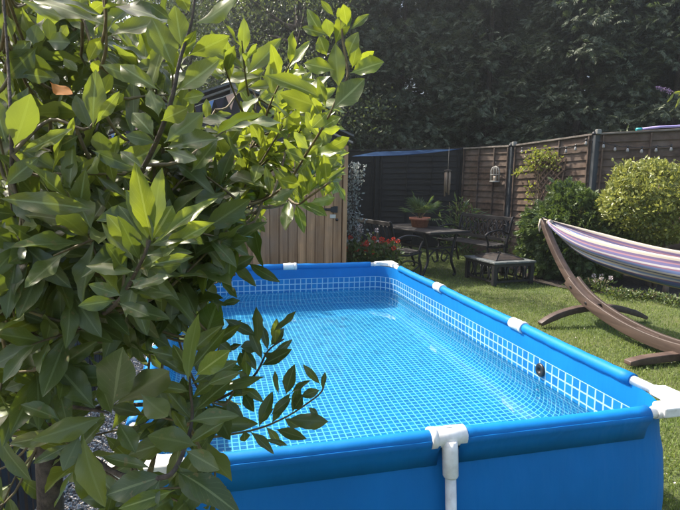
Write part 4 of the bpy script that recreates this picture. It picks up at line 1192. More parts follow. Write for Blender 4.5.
# ---- plants of the bed
def herb(name, label, loc, n, h, r_, mt, ln, wd, seed, flowers=None, group='small plants of the flower bed', cat='plant'):
    R = np.random.default_rng(seed)
    t = thing(name, label, cat, loc, group)
    pos = R.normal(0, 0.45, (n, 3))*np.array([r_, r_, 0]); pos[:, 2] = R.uniform(0.02, 1, n)**1.2*h*np.clip(1-0.25*(np.hypot(pos[:, 0], pos[:, 1])/r_), 0.2, 1)
    dr = pos*np.array([1, 1, 0])/r_+R.normal(0, 0.5, (n, 3))+np.array([0, 0, 0.35])
    c = link('leaves', leaf_cloud('leaves', pos, dr, ln*R.uniform(0.6, 1.2, n), wd*R.uniform(0.7, 1.2, n), mt, R.uniform(0, 1, n))); c.parent = t
    b = MB()
    for k in range(7):
        p = pos[k]; b.tube([(p[0]*0.4, p[1]*0.4, 0), (p[0]*0.8, p[1]*0.8, h*0.5), (p[0], p[1], h*0.9)], 0.004, 5)
    o = b.build('stem', M_['twig']); o.parent = t
    if flowers:
        fm, nf, fr_, cols = flowers
        for k in range(nf):
            a = R.uniform(0, 6.28); q = R.uniform(0.1, 1)**0.5*r_*0.9
            c0 = np.array([q*math.cos(a), q*math.sin(a), h*R.uniform(0.55, 1.1)])
            mm = 26; d = R.normal(0, 1, (mm, 3)); d /= np.linalg.norm(d, axis=1, keepdims=True)
            o = link('flower', leaf_cloud('flower', c0+d*fr_*0.5, d+R.normal(0, .3, (mm, 3)), np.full(mm, fr_*0.6), np.full(mm, fr_*0.5), fm, R.uniform(0, 1, mm))); o.parent = t
            o2 = MB().tube([(c0[0]*0.7, c0[1]*0.7, h*0.3), tuple(c0)], 0.003, 5).build('stalk', M_['twig']); o2.parent = t
    return t
for i, (px_, py_, h, lb) in enumerate([(600, 292, 0.20, 'leafy weed with pale seed heads below the hammock, left end'), (618, 298, 0.13, 'low green plant at the bed edge under the hammock middle'), (632, 297, 0.10, 'low green plant beside the bed edge, between the weed and bare stem'), (652, 300, 0.12, 'low green plant left of the bare stem at the bed edge'), (674, 305, 0.12, 'low green plant in front of the bare stem'), (580, 288, 0.14, 'low green plant at the foot of the dark shrub'), (510, 246, 0.5, 'tangled pale green plant at the foot of the tall fence post')]):
    q = gz(px_, py_)
    if i == 6: q = Vector((3.72, 7.45, 0))
    herb('bed_plant', lb, (q.x, q.y, 0.004), 160 if i != 6 else 240, h, 0.17 if i != 6 else 0.28, M_['herb'], 0.055, 0.026, 50+i, (M_['white_petal'], 5, 0.032, 0) if i == 0 else None)
# fern-like plant behind the right bench
herb('shade_plant', 'dark leafy plant between the palm and the right bench', (3.30, 8.3, 0.004), 420, 1.15, 0.42, M_['palm'], 0.20, 0.03, 71, None, None)
# red geraniums in a trough beside the shed
tq = at(370, 250, 6.9)
tr_ = thing('planter_trough', 'wooden trough planter behind the pool corner holding red flowers', 'planter', (tq.x, tq.y, 0))
tw, td, th = 0.74, 0.28, 0.40
for s in (-1, 1):
    for k in range(3):
        MB().box((tq.x, tq.y+s*td/2, 0.07+k*0.127), (tw, 0.02, 0.12)).build('plank', M_['shed_wood'], tr_, 0.003, 1)
        MB().box((tq.x+s*(tw/2-0.012), tq.y, 0.07+k*0.127), (0.02, td-0.026, 0.12)).build('plank', M_['shed_wood'], tr_, 0.003, 1)
MB().box((tq.x, tq.y, th-0.05), (tw-0.05, td-0.026, 0.04)).build('soil', M_['soil'], tr_)
for k, lb in enumerate(['red flowering plant at the shed end of the trough', 'red flowering plant in the middle of the trough', 'red flowering plant at the bench end of the trough']):
    herb('geranium', lb, (tq.x-0.24+k*0.24, tq.y, th-0.035), 200, 0.33, 0.17, M_['herb'], 0.07, 0.05, 80+k, (M_['red_petal'], 9, 0.034, 0), 'red geraniums in the trough')
herb('white_flower_plant', 'low plant with pale pink white blooms behind the red flowers', (tq.x+0.13, tq.y+0.52, 0.004), 130, 0.80, 0.22, M_['herb'], 0.06, 0.035, 86, (M_['white_petal'], 8, 0.035, 0), None)
# silver shrub at the corner of the shed
sq = at(353, 200, 6.9)
sv = thing('silver_shrub', 'tall narrow silver leaved shrub at the shed corner', 'shrub', (sq.x, sq.y, 0))
R = np.random.default_rng(90); n = 900
zz = R.uniform(0.55, 1.68, n); pos = np.stack([R.normal(0, 0.055, n), R.normal(0, 0.07, n), zz], 1)
pos[:, 0] += 0.03*np.sin(zz*9)
c = link('foliage', leaf_cloud('foliage', pos, R.normal(0, 1, (n, 3))+np.array([0, 0, .5]), R.uniform(0.03, 0.055, n), R.uniform(0.014, 0.024, n), M_['silver'], R.uniform(0, 1, n))); c.parent = sv
for k in range(4):
    o = MB().tube([(0.02*k-0.03, 0, 0), (0.03*math.sin(k), 0.03*math.cos(k), 0.8), (0.05*math.sin(k*2), 0.05*math.cos(k*2), 1.6)], [0.012, 0.009, 0.003], 6).build('stem', M_['bark']); o.parent = sv

# potted palm on the table
pp = gz(438.5, 223, 0.72); pp = Vector((pp.x, pp.y, 0.719))
pt = tb.location
pp = Vector((pt.x, pt.y, 0))+tx*0.08+ty*0.10; pp.z = 0.7195
pl = thing('potted_palm', 'fan palm in a terracotta pot standing on the garden table', 'potted plant', tuple(pp))
MB().lathe([(0.0, 0.0), (0.125, 0.0), (0.15, 0.115), (0.172, 0.118), (0.175, 0.155), (0.158, 0.157), (0.15, 0.13), (0.0, 0.128)], pp, 24).build('pot', M_['terracotta'], pl)
R = np.random.default_rng(95)
for k in range(13):
    a = k*2.4; el = math.radians(R.uniform(8, 78)); ln = R.uniform(0.14, 0.28)
    base = pp+Vector((0, 0, 0.12)); d = Vector((math.cos(a)*math.cos(el), math.sin(a)*math.cos(el), math.sin(el)))
    e = base+d*ln
    o = MB().tube([base, base.lerp(e, 0.5)+Vector((0, 0, 0.015)), e], [0.006, 0.005, 0.003], 5).build('frond', M_['twig'], pl)
    nn = 16; th = np.linspace(-1.25, 1.25, nn)
    side = d.cross(Vector((0, 0, 1))).normalized()
    dr = np.array([tuple(d*math.cos(q)+side*math.sin(q)+Vector((0, 0, -0.12))) for q in th])
    upv = np.tile(np.array(tuple(side.cross(d))), (nn, 1))
    o2 = link('fan', leaf_cloud('fan', np.tile(np.array(tuple(e)), (nn, 1)), dr, R.uniform(0.16, 0.24, nn), np.full(nn, 0.016), M_['palm'], R.uniform(0, 1, nn), 0.3, upv), o)

# bamboo wind chime hanging from the sail edge
wc = at(448, 171, 9.6)
ch = thing('wind_chime', 'bamboo wind chime hanging under the blue sail', 'wind chime', tuple(wc+Vector((0, 0, -0.4))))
MB().lathe([(0.0, 0.03), (0.06, 0.02), (0.07, 0.0), (0.0, -0.002)], wc, 14).build('top_disc', M_['bark'], ch)
MB().tube([wc+Vector((0, 0, 0.025)), wc+Vector((0, 0, 0.42))], 0.003, 5).build('cord', M_['rope'], ch)
for k in range(5):
    a = k*1.2566; q = wc+Vector((0.045*math.cos(a), 0.045*math.sin(a), -0.04)); l_ = 0.30+0.03*((k*2) % 5)
    MB().tube([q+Vector((0, 0, 0.042)), q, q+Vector((0, 0, -l_))], [0.002, 0.016, 0.016], 8).build('tube', M_['brass'], ch)
# birdcage lantern on the fence panel
bc = on_fence(495.5, 167, 0.10)
if True:
    A_, B_ = P0, P1; t_v = Vector((B_.x-A_.x, B_.y-A_.y, 0)).normalized(); nv = Vector((t_v.y, -t_v.x, 0))
    if nv.dot(Vector((CAM.x-A_.x, CAM.y-A_.y, 0))) < 0: nv = -nv
    d_ = ray(495.5, 167); o_ = Vector((A_.x, A_.y, 0))+nv*0.13; bc = CAM+d_*((o_-CAM).dot(nv)/d_.dot(nv))
lc = thing('birdcage_lantern', 'pale wire birdcage lantern hanging on the brown fence', 'lantern', tuple(bc+Vector((0, 0, -0.3))))
b = MB()
for k in range(10):
    a = k*0.6283
    b.tube([bc+Vector((0.09*math.cos(a), 0.09*math.sin(a), -0.28)), bc+Vector((0.09*math.cos(a), 0.09*math.sin(a), -0.07)), bc+Vector((0.06*math.cos(a), 0.06*math.sin(a), -0.01)), bc+Vector((0, 0, 0.02))], 0.006, 5)
b.build('cage', M_['cage'], lc)
MB().lathe([(0, -0.30), (0.10, -0.30), (0.10, -0.275), (0, -0.275)], bc, 16).build('base', M_['cage'], lc)
MB().tube([bc+Vector((0.092*math.cos(q*0.7854), 0.092*math.sin(q*0.7854), -0.15)) for q in range(9)], 0.006, 5).build('hoop', M_['cage'], lc)
MB().tube([bc+Vector((0, 0, 0.015)), bc+Vector((0, 0, 0.10)), bc+nv*(-0.09)+Vector((0, 0, 0.11))], 0.005, 5).build('hook', M_['iron'], lc)
MB().lathe([(0, -0.275), (0.03, -0.275), (0.03, -0.18), (0, -0.18)], bc, 10).build('candle', M_['rope'], lc)

# trellis: expanding diamond fan on the fence, climber above
def onP12(px, py, off):
    A_, B_ = P1, P2; t_v = Vector((B_.x-A_.x, B_.y-A_.y, 0)).normalized(); nv = Vector((t_v.y, -t_v.x, 0))
    if nv.dot(Vector((CAM.x-A_.x, CAM.y-A_.y, 0))) < 0: nv = -nv
    d_ = ray(px, py); o_ = Vector((A_.x, A_.y, 0))+nv*off
    return CAM+d_*((o_-CAM).dot(nv)/d_.dot(nv)), nv
tl_ = onP12(532, 158, 0.07)[0]; trr = onP12(566, 158, 0.07)[0]; bl_ = onP12(541, 206, 0.07)[0]; br_ = onP12(557, 206, 0.07)[0]; nvv = onP12(540, 160, 0.1)[1]
ts = thing('fan_trellis', 'fan shaped wooden diamond trellis on the fence under the climber', 'trellis', tuple((bl_+br_)/2))
def tp(u, v): return (tl_.lerp(trr, u)).lerp(bl_.lerp(br_, u), v)
nd_ = 5
for k in range(-nd_, nd_):
    for s in (0, 1):
        pts = []
        for q in range(13):
            v = q/12; u = (k/nd_)+v*1.6
            if 0 <= u <= 1: pts.append(tp(u if s == 0 else 1-u, v)+nvv*(0.008 if s else -0.002))
        if len(pts) > 1:
            MB().sweep(pts, 0.010, 0.027, nvv).build('lath', M_['trellis'], ts)
for u in (0, 1):
    MB().sweep([tp(u, v/6)-nvv*0.012 for v in range(7)], 0.012, 0.03, nvv).build('lath', M_['trellis'], ts)
cl0 = onP12(541, 165, 0.10)[0]
cb_ = thing('climber', 'yellow green climbing plant sprawling over the top of the trellis', 'climber', (cl0.x, cl0.y, 0))
R = np.random.default_rng(120); P_ = []
for (cx_, cy_, s1, s2, k) in ((536, 158, 6, 4, 110), (547, 156, 6, 3.5, 100), (528, 168, 4, 3, 40), (556, 163, 3, 4, 25), (518, 172, 3, 2, 30), (531, 192, 2, 8, 40), (542, 166, 7, 2, 30), (537, 152, 4, 2, 40)):
    for _ in range(k):
        q, nv2 = onP12(cx_+R.normal(0, s1), cy_+R.normal(0, s2), 0.10+abs(R.normal(0, 0.07)))
        P_.append(tuple(q))
P_ = np.array(P_); n = len(P_)
o = link('leaves', leaf_cloud('leaves', P_, R.normal(0, 1, (n, 3)), R.uniform(0.04, 0.075, n), R.uniform(0.03, 0.045, n), M_['climber'], R.uniform(0, 1, n)), cb_)
for k in range(3):
    MB().tube([(cl0.x+0.03*k, cl0.y, 0), (cl0.x-0.05+0.05*k, cl0.y+0.02, 0.8), cl0+Vector((0.05*k-0.05, 0, 0)), cl0+Vector((0.25*k-0.25, -0.3*k+0.3, 0.2))], [0.012, 0.01, 0.006, 0.003], 6).build('stem', M_['twig'], cb_)

# buddleia spike leaning in at the right edge, rooted behind the fence
bb0 = at(700, 100, 7.0)
bd = thing('buddleia', 'arching buddleia stem with purple flower spike at the right edge', 'shrub', (bb0.x+0.5, bb0.y+0.4, 0))
e0 = at(672, 92, 6.9); e1 = at(656, 87, 6.9)
MB().tube([(bb0.x+0.5, bb0.y+0.4, 0), (bb0.x+0.5, bb0.y+0.35, 1.6), bb0+Vector((0.25, 0.1, 0.05)), e0, e1], [0.02, 0.014, 0.009, 0.005, 0.002], 7).build('stem', M_['twig'], bd)
R = np.random.default_rng(130); n = 150
s = R.uniform(0, 1, n); ps = np.array([tuple(e1.lerp(e0, q)) for q in s])+R.normal(0, 0.012, (n, 3))*(0.4+s[:, None])
fs_ = link('flower_spike', leaf_cloud('flower_spike', ps, R.normal(0, 1, (n, 3)), np.full(n, 0.02), np.full(n, 0.014), M_['purple_petal'], R.uniform(0, 1, n)), bd)
fs_['kind'] = 'stuff'
lp = [(672, 94, 682, 91), (674, 93, 668, 102), (678, 96, 690, 88), (680, 97, 676, 108), (690, 100, 700, 90), (676, 92, 688, 97)]
for (a, b_, c, d_) in lp:
    p0, p1 = at(a, b_, 6.9), at(c, d_, 6.85)
    o = link('leaf', leaf_cloud('leaf', np.array([tuple(p0)]), np.array([tuple(p1-p0)]), np.array([(p1-p0).length]), np.array([0.035]), M_['climber'], np.array([0.5]), 0.25, np.array([tuple(-fw)])), bd)

# ------------------------------------------------------------------ dark slatted low fence on the left
sf = thing('picket_fence', 'low dark slatted fence along the gravel at the left', 'fence', (-2.52, 1.0, 0))
sme = MB().box((0, 0, 0.42), (0.014, 0.055, 0.80)).mesh('slat', M_['slat_brown'])
for k in range(52):
    o = link('slat', sme, sf); o.matrix_parent_inverse = Matrix.Identity(4); o.location = (rng.uniform(-.003, .003), -0.85+k*0.078, 0.0); o.scale = (1, 1, rng.uniform(0.97, 1.03))
for z in (0.2, 0.68):
    MB().box((-2.542, 2.15, z), (0.026, 4.1, 0.06)).build('rail', M_['slat_brown'], sf)
for y in (0.2, 2.2, 4.1):
    MB().box((-2.592, y, 0.45), (0.07, 0.07, 0.9)).build('post', M_['slat_brown'], sf, 0.004, 1)

# ------------------------------------------------------------------ the bay tree in the foreground
bay = thing('bay_tree', 'big leafy bay tree in the left foreground beside the pool corner', 'tree', (-2.13, -0.33, 0))
def bez(pts, n=5):
    pp = [Vector(p) for p in pts]; out = []
    for i in range(len(pp)-1):
        p0, p1, p2, p3 = pp[max(i-1, 0)], pp[i], pp[i+1], pp[min(i+2, len(pp)-1)]
        for k in range(n):
            s = k/n
            out.append(0.5*((2*p1)+(p2-p0)*s+(2*p0-5*p1+4*p2-p3)*s*s+(3*p1-p0-3*p2+p3)*s**3))
    out.append(pp[-1]); return out
T0 = Vector((-2.13, -0.33, 0)); T1 = at(48, 440, 1.12); T2 = at(50, 345, 1.10)
tp_ = bez([T0, T0.lerp(T1, 0.5)+Vector((0.01, 0, 0)), T1, T2])
MB().tube(tp_, [0.030-0.008*i/len(tp_) for i in range(len(tp_))], 12).build('trunk', M_['bark'], bay)
limbs = [
    [(50, 345, 1.10), (30, 280, 1.0), (12, 200, .85), (12, 154, .74), (8, 60, .78), (2, -20, .8)],
    [(50, 348, 1.10), (85, 325, .92), (116, 304, .76), (141, 262, .67), (150, 240, .66)],
    [(50, 345, 1.10), (70, 270, 1.0), (120, 205, .85), (150, 155, .74), (170, 105, .70), (180, 60, .70), (192, 20, .70), (196, -20, .70)],
    [(72, 262, 1.0), (150, 240, 1.12), (230, 215, 1.12), (280, 190, 1.0), (310, 148, .85), (329, 116, .77), (340, 90, .755), (348, 73, .75), (343, 42, .75), (341, 12, .75)],
    [(48, 405, 1.12), (80, 408, .95), (108, 413, .82)],
    [(48, 415, 1.12), (130, 405, 1.14), (190, 405, 1.16), (221, 398, 1.14), (253, 377, 1.12), (268, 351, 1.1), (284, 339, 1.1)],
    [(49, 420, 1.12), (110, 470, .9), (160, 478, .76), (180, 460, .78), (192, 420, .84), (190, 385, .82), (190, 350, .8)],
    [(110, 470, .9), (170, 445, 1.05), (249, 431, 1.14), (282, 419, 1.14), (305, 405, 1.13), (322, 391, 1.12), (324, 376, 1.12)],
    [(200, 222, 1.12), (240, 185, 1.22), (252, 140, 1.28), (257, 97, 1.3)],
    [(280, 190, 1.0), (296, 204, .95), (309, 197, .9), (330, 182, .86)],
    [(12, 154, .74), (50, 120, .8), (90, 128, .78), (100, 80, .82), (84, 20, .84), (80, -10, .84)],
    [(150, 240, 1.12), (195, 236, 1.15), (232, 238, 1.12)],
    [(40, 310, 1.05), (75, 330, 1.3), (130, 285, 1.5), (190, 290, 1.45), (235, 275, 1.35)],
    [(30, 280, 1.0), (20, 330, .95), (5, 350, .9)],
    [(190, 405, 1.16), (215, 360, 1.1), (220, 335, 1.08)],
    [(70, 270, 1.0), (50, 180, 1.3), (70, 80, 1.4), (130, 40, 1.4)],
    [(120, 205, .85), (190, 150, 1.2), (215, 110, 1.3)],
]
LP = []
for l_ in limbs:
    pts = bez([at(*p) for p in l_]); n = len(pts)
    r1 = 0.0055 if l_[0][2] > 1.05 and l_[0][0] < 60 else 0.0032
    MB().tube(pts, [max(0.0018, r1*(1-0.8*i/n)) for i in range(n)], 7).build('branch', M_['twig'] if r1 < 0.0045 else M_['bark'], bay)
    LP.append(pts)
ALLP = np.array([tuple(p) for l_ in LP for p in l_])

# leaf templates: length 1 along x, width 1 across y
def leaf_tpl(name, mt, bend, fold, wave, seed, point=1.0):
    R = random.Random(seed); nx_, ny_ = 18, 6; vs = []; fs = []; uv_ = []
    for i in range(nx_+1):
        s = i/nx_
        if s < 0.07: wd = 0.022
        else:
            q = (s-0.07)/0.93
            wd = (0.5*(math.sin(math.pi*q**1.02)**0.95)+0.003)*(1+0.03*math.sin(s*34+seed)+0.02*math.sin(s*57+seed*2))
        for j in range(-ny_//2, ny_//2+1):
            a = j/(ny_/2)
            y = wd*a
            z = -bend*s*s+(fold*(a*a*0.75+abs(a)*0.25)*wd*0.5+wave*wd*math.sin(s*12+a*1.5+seed)*abs(a)**2*0.34)*0.55+0.05*math.sin(s*5.5+seed)*s*(1-s)+0.10*wd*a*math.sin(seed*1.7)*s
            x = s-0.10*bend*s*s
            vs.append((x, y, z)); uv_.append((s, a*1.0, 0))
    m_ = ny_+1
    for i in range(nx_):
        for j in range(ny_):
            fs.append((i*m_+j, (i+1)*m_+j, (i+1)*m_+j+1, i*m_+j+1))
    me = bpy.data.meshes.new(name); me.from_pydata(vs, [], fs)
    me.polygons.foreach_set('use_smooth', [True]*len(fs))
    at_ = me.attributes.new('leafuv', 'FLOAT_VECTOR', 'POINT')
    at_.data.foreach_set('vector', [c for w in uv_ for c in w])
    me.materials.append(mt); me.update()
    return me
BENDS = [(-0.02, 0.35, 0.3), (0.10, 0.25, 0.5), (0.20, 0.45, 0.4), (-0.10, 0.30, 0.5), (0.30, 0.3, 0.35), (0.05, 0.6, 0.6)]
TPL = {k: [leaf_tpl('leaf', M_[mk], *bb, i*3+1) for i, bb in enumerate(BENDS)] for k, mk in (('o', 'bay_old'), ('m', 'bay_mid'), ('n', 'bay_new'), ('d', 'bay_dead'))}
def put_leaf(p0, p1, width, nrm, kind, var=None):
    d = p1-p0; ln = d.length
    x = d/ln; z = nrm-x*nrm.dot(x)
    if z.length < 1e-4: z = x.orthogonal()
    z.normalize(); y = z.cross(x)
    me = TPL[kind][rng.randrange(6) if var is None else var]
    o = bpy.data.objects.new('leaf', me); COL.objects.link(o); o.parent = bay
    Mx = Matrix(((x.x*ln, y.x*width, z.x*ln, p0.x), (x.y*ln, y.y*width, z.y*ln, p0.y), (x.z*ln, y.z*width, z.z*ln, p0.z), (0, 0, 0, 1)))
    o.matrix_parent_inverse = Matrix.Translation(-bay.location)
    o.matrix_basis = Mx
    return o
N_LEAF = [0]
def hero(depth, kind, rows, ddepth=0.03):
    for row in rows:
        bx, by, ex, ey, w = row[:5]
        kd = row[5] if len(row) > 5 else kind
        d0 = depth+rng.uniform(-0.02, 0.02)
        plen = math.hypot(ex-bx, ey-by)
        d1 = d0+rng.uniform(-0.6, 0.35)*plen/FPX*d0
        p0, p1 = at(bx, by, d0), at(ex, ey, d1)
        ax = (p1-p0).normalized()
        view = (CAM-(p0+p1)/2).normalized()
        roll = rng.uniform(-0.45, 0.45)
        nrm = Matrix.Rotation(roll, 3, ax) @ (view+Vector((0, 0, 0.25)))
        if rng.random() < 0.22: nrm = -nrm
        put_leaf(p0, p1, w/FPX*d0*1.08, nrm, kd)
        N_LEAF[0] += 1
hero(0.75, 'n', [(330, 103, 266, 66, 15), (328, 110, 282, 94, 19), (332, 110, 365, 79, 24, 'm'), (350, 73, 384, 61, 18), (339, 89, 334, 43, 17, 'm'), (336, 70, 303, 63, 15), (335, 45, 349, 6.5, 14), (327, 56, 318, 36, 14), (325, 38, 303, 8, 12), (329, 35, 300, 27, 9, 'm'), (330, 38, 326, 18, 12, 'm'), (334, 16, 321, 0, 6, 'm'), (350, 30, 370, 12, 8, 'm'), (347, 26, 343, 4, 12), (348, 56, 355, 32, 14, 'm'), (352, 68, 358, 45, 12, 'm'), (355, 66, 374, 51, 10), (345, 20, 338, 8, 10), (340, 30, 352, 14, 9), (328, 112, 312, 128, 12), (322, 128, 340, 116, 11), (326, 108, 318, 78, 9, 'm')])
hero(0.88, 'n', [(308, 192, 348, 167, 7, 'm'), (309, 203, 336, 198, 10), (307, 190, 301, 167, 13), (314, 172, 317, 148, 11, 'm'), (320, 159, 339, 158, 13, 'm'), (295, 203, 275, 167, 9, 'm'), (329, 148, 349, 139, 11), (310, 150, 292, 132, 12), (306, 160, 285, 150, 12), (300, 172, 322, 140, 10), (302, 185, 280, 180, 12), (322, 131, 340, 128, 10), (318, 138, 305, 112, 11), (296, 188, 272, 200, 11, 'm')])
hero(0.70, 'm', [(174, 68, 152, 14, 28), (182, 49, 175, 6, 19), (188, 56, 230, 36, 19), (177, 92, 221, 59, 21), (193, 24, 249, 3, 17), (171, 20, 149, 4, 11, 'o'), (159, 90, 118, 64, 17), (190, 12, 178, -8, 13), (182, 99, 206, 95, 13, 'n'), (164, 143, 204, 113, 23), (164, 148, 217, 137, 18, 'o'), (191, 172, 219, 141, 19, 'o'), (154, 137, 132, 108, 18), (156, 143, 124, 133, 14, 'o'), (159, 117, 151, 88, 15), (161, 121, 188, 107, 17), (143, 168, 118, 150, 11), (180, 62, 196, 30, 10, 'n'), (168, 110, 146, 96, 12), (165, 150, 200, 160, 14, 'o')])
hero(0.66, 'm', [(152, 241, 134, 165, 21, 'n'), (152, 238, 160, 168, 18), (152, 240, 173, 207, 27, 'n'), (160, 240, 215, 190, 16, 'n'), (160, 251, 213, 221, 15, 'n'), (138, 251, 106, 214, 18), (136, 263, 102, 223, 13), (136, 272, 85, 265, 13), (148, 265, 194, 256, 10), (145, 269, 180, 265, 15, 'o'), (130, 280, 160, 290, 14, 'o'), (122, 296, 90, 285, 13, 'o'), (128, 288, 175, 278, 14, 'o'), (118, 302, 150, 318, 15, 'o'), (116, 300, 78, 306, 14, 'o')])
hero(0.74, 'm', [(14, 148, 31, 94, 27), (18, 154, 77, 130, 14), (4, 187, 37, 156, 17), (-4, 198, 88, 207, 21), (6, 143, -6, 100, 18), (90, 129, 76, 94, 17, 'o'), (93, 127, 94, 72, 19), (95, 125, 119, 90, 10), (103, 158, 101, 129, 18, 'o'), (115, 185, 107, 158, 9), (50, 82, 72, 100, 15, 'd'), (10, 190, 40, 230, 18, 'o'), (0, 240, 30, 262, 16, 'o'), (80, 135, 50, 150, 13, 'o'), (92, 150, 130, 168, 14, 'o'), (85, 160, 60, 185, 14, 'o')])
hero(0.80, 'm', [(20, 0, 71, 22, 11), (37, 47, 6, 78, 24, 'o'), (47, 41, 70, 42, 17, 'o'), (76, 18, 82, -8, 15), (84, 20, 119, 20, 11), (99, 64, 142, 80, 14), (88, 62, 101, 37, 13, 'n'), (78, 72, 64, 58, 11), (51, 43, 47, 18, 13, 'o'), (33, 45, 37, 25, 15, 'o'), (55, 78, 22, 74, 13), (8, 105, -4, 66, 20), (60, 39, 66, 25, 10, 'n'), (94, 75, 98, 58, 10, 'n'), (100, 100, 112, 72, 11, 'n'), (108, 105, 125, 92, 10, 'n'), (12, 40, 2, 12, 14), (82, 22, 60, 8, 12, 'o'), (86, 14, 105, 3, 11, 'n'), (12, 60, 30, 40, 12)])
hero(0.80, 'o', [(113, 406, 121, 348, 38), (115, 404, 173, 369, 27), (95, 408, 56, 365, 26), (106, 416, 31, 441, 21, 'm'), (75, 430, -4, 448, 15, 'm'), (71, 443, 37, 463, 10), (83, 434, 95, 516, 24, 'm'), (80, 435, 63, 471, 17), (118, 422, 136, 452, 18), (112, 415, 100, 380, 14), (60, 420, 20, 400, 15)])
hero(0.77, 'o', [(166, 475, 102, 496, 26), (176, 471, 240, 503, 24), (175, 490, 120, 509, 15, 'n'), (152, 468, 102, 457, 13), (187, 422, 240, 411, 17), (198, 446, 145, 432, 23), (141, 394, 173, 425, 22), (188, 385, 190, 312, 15, 'n'), (192, 379, 173, 344, 13, 'm'), (195, 376, 228, 351, 19, 'n'), (205, 386, 240, 369, 12, 'm'), (185, 450, 220, 470, 18), (178, 465, 200, 500, 18), (160, 480, 140, 520, 18)])
hero(1.06, 'm', [(205, 343, 214, 300, 29), (208, 346, 240, 325, 11), (201, 311, 205, 288, 11, 'o'), (223, 318, 255, 336, 11, 'o'), (259, 346, 255, 309, 11, 'o'), (220, 304, 240, 300, 7, 'o'), (273, 332, 294, 311, 8, 'o'), (229, 260, 257, 286, 10, 'o'), (248, 263, 275, 281, 10, 'o'), (205, 345, 186, 330, 12, 'o'), (215, 340, 232, 352, 10, 'o')])
hero(1.12, 'o', [(286, 395, 291, 368, 12), (321, 385, 303, 365, 7), (279, 395, 273, 369, 5), (271, 415, 290, 398, 10), (260, 424, 271, 409, 6), (293, 410, 304, 395, 14), (300, 397, 319, 390, 9), (291, 393, 308, 379, 7), (286, 419, 329, 422, 15), (308, 407, 318, 416, 6), (322, 389, 325, 372, 5), (275, 429, 307, 439, 10), (263, 439, 289, 445, 5), (244, 431, 246, 443, 10), (242, 391, 255, 412, 10), (230, 380, 243, 395, 8), (197, 393, 260, 375, 12, 'm'), (270, 358, 293, 339, 7), (262, 344, 240, 349, 13), (244, 370, 240, 352, 9), (270, 346, 284, 329, 9), (195, 424, 258, 424, 16), (250, 380, 236, 372, 8), (262, 352, 278, 360, 7), (284, 418, 300, 428, 8), (221, 398, 205, 380, 11), (225, 397, 240, 420, 11), (200, 405, 225, 432, 12)])
# leaves set alternately along the twigs themselves
for li, f0, kd in ((5, 0.35, 'o'), (7, 0.35, 'o'), (6, 0.55, 'm'), (14, 0.2, 'o'), (3, 0.30, 'n'), (8, 0.3, 'n'), (9, 0.2, 'n'), (12, 0.3, 'o'), (16, 0.3, 'm'), (11, 0.3, 'o'), (1, 0.3, 'o')):
    pts = LP[li]; nl = int(len(pts)*((0.28 if li == 3 else 1)-(0 if li == 3 else f0))); sgn = 1
    for q in range(0, nl):
        i_ = min(len(pts)-2, int(len(pts)*f0)+q); p_ = pts[i_]; tg = (pts[i_+1]-pts[i_]).normalized()
        vw = (CAM-p_).normalized(); sd_ = tg.cross(vw).normalized()*sgn; sgn = -sgn
        if rng.random() < 0.18: continue
        dd_ = (tg*rng.uniform(0.5, 1.0)+sd_*rng.uniform(0.5, 1.0)+Vector((0, 0, rng.uniform(-0.3, 0.35)))+vw*rng.uniform(-0.4, 0.4)).normalized()
        ln = rng.uniform(0.055, 0.085)
        e_ = p_+dd_*ln; v_ = e_-CAM; ex_ = 340+FPX*v_.dot(RT)/v_.dot(fw)
        if ex_ > 345 or (li in (5, 7) and ex_ > 300): continue
        put_leaf(p_, e_, ln*rng.uniform(0.27, 0.36), vw*0.8+Vector((0, 0, 0.6))+sd_*rng.uniform(-.4, .4), kd if rng.random() < 0.7 else 'm'); N_LEAF[0] += 1
# random sprigs fill the plant's volume
fill = []
def inpoly1(x, y, poly):
    c = False; j = len(poly)-1
    for i in range(len(poly)):
        if (poly[i][1] > y) != (poly[j][1] > y) and x < (poly[j][0]-poly[i][0])*(y-poly[i][1])/(poly[j][1]-poly[i][1])+poly[i][0]: c = not c
        j = i
    return c
regions = [  # polygon in the photograph, distance range, sprig count, kinds
    ([(-15, -15), (110, -15), (130, 70), (120, 180), (-15, 190)], (0.75, 1.25), 46, 'moom'),
    ([(120, 70), (170, 60), (215, 110), (225, 200), (140, 200), (118, 150)], (0.85, 1.3), 28, 'mmo'),
    ([(215, 105), (262, 70), (300, 110), (320, 150), (318, 205), (255, 235), (220, 190)], (1.05, 1.45), 40, 'nnnm'),
    ([(170, 190), (270, 190), (255, 225), (238, 255), (180, 262)], (1.0, 1.35), 30, 'mmoo'),
    ([(-15, 180), (140, 190), (175, 235), (180, 285), (120, 300), (-15, 345)], (0.75, 1.25), 84, 'ooom'),
    ([(-15, 260), (90, 270), (105, 330), (60, 370), (-15, 400)], (0.85, 1.3), 44, 'ooom'),
    ([(120, 255), (185, 250), (190, 275), (125, 300)], (0.85, 1.2), 14, 'oo'),
    ([(-15, 380), (40, 380), (50, 470), (-15, 520)], (0.95, 1.35), 10, 'oo'),
    ([(130, 420), (200, 400), (235, 440), (200, 500), (120, 515)], (0.8, 1.05), 9, 'oom'),
    ([(55, 430), (125, 420), (135, 470), (70, 490)], (0.95, 1.15), 5, 'oom'),
    ([(105, 300), (190, 290), (195, 350), (110, 345)], (1.0, 1.3), 20, 'oom'),
    ([(195, 345), (235, 340), (240, 410), (195, 410)], (1.05, 1.2), 4, 'oom'),
]
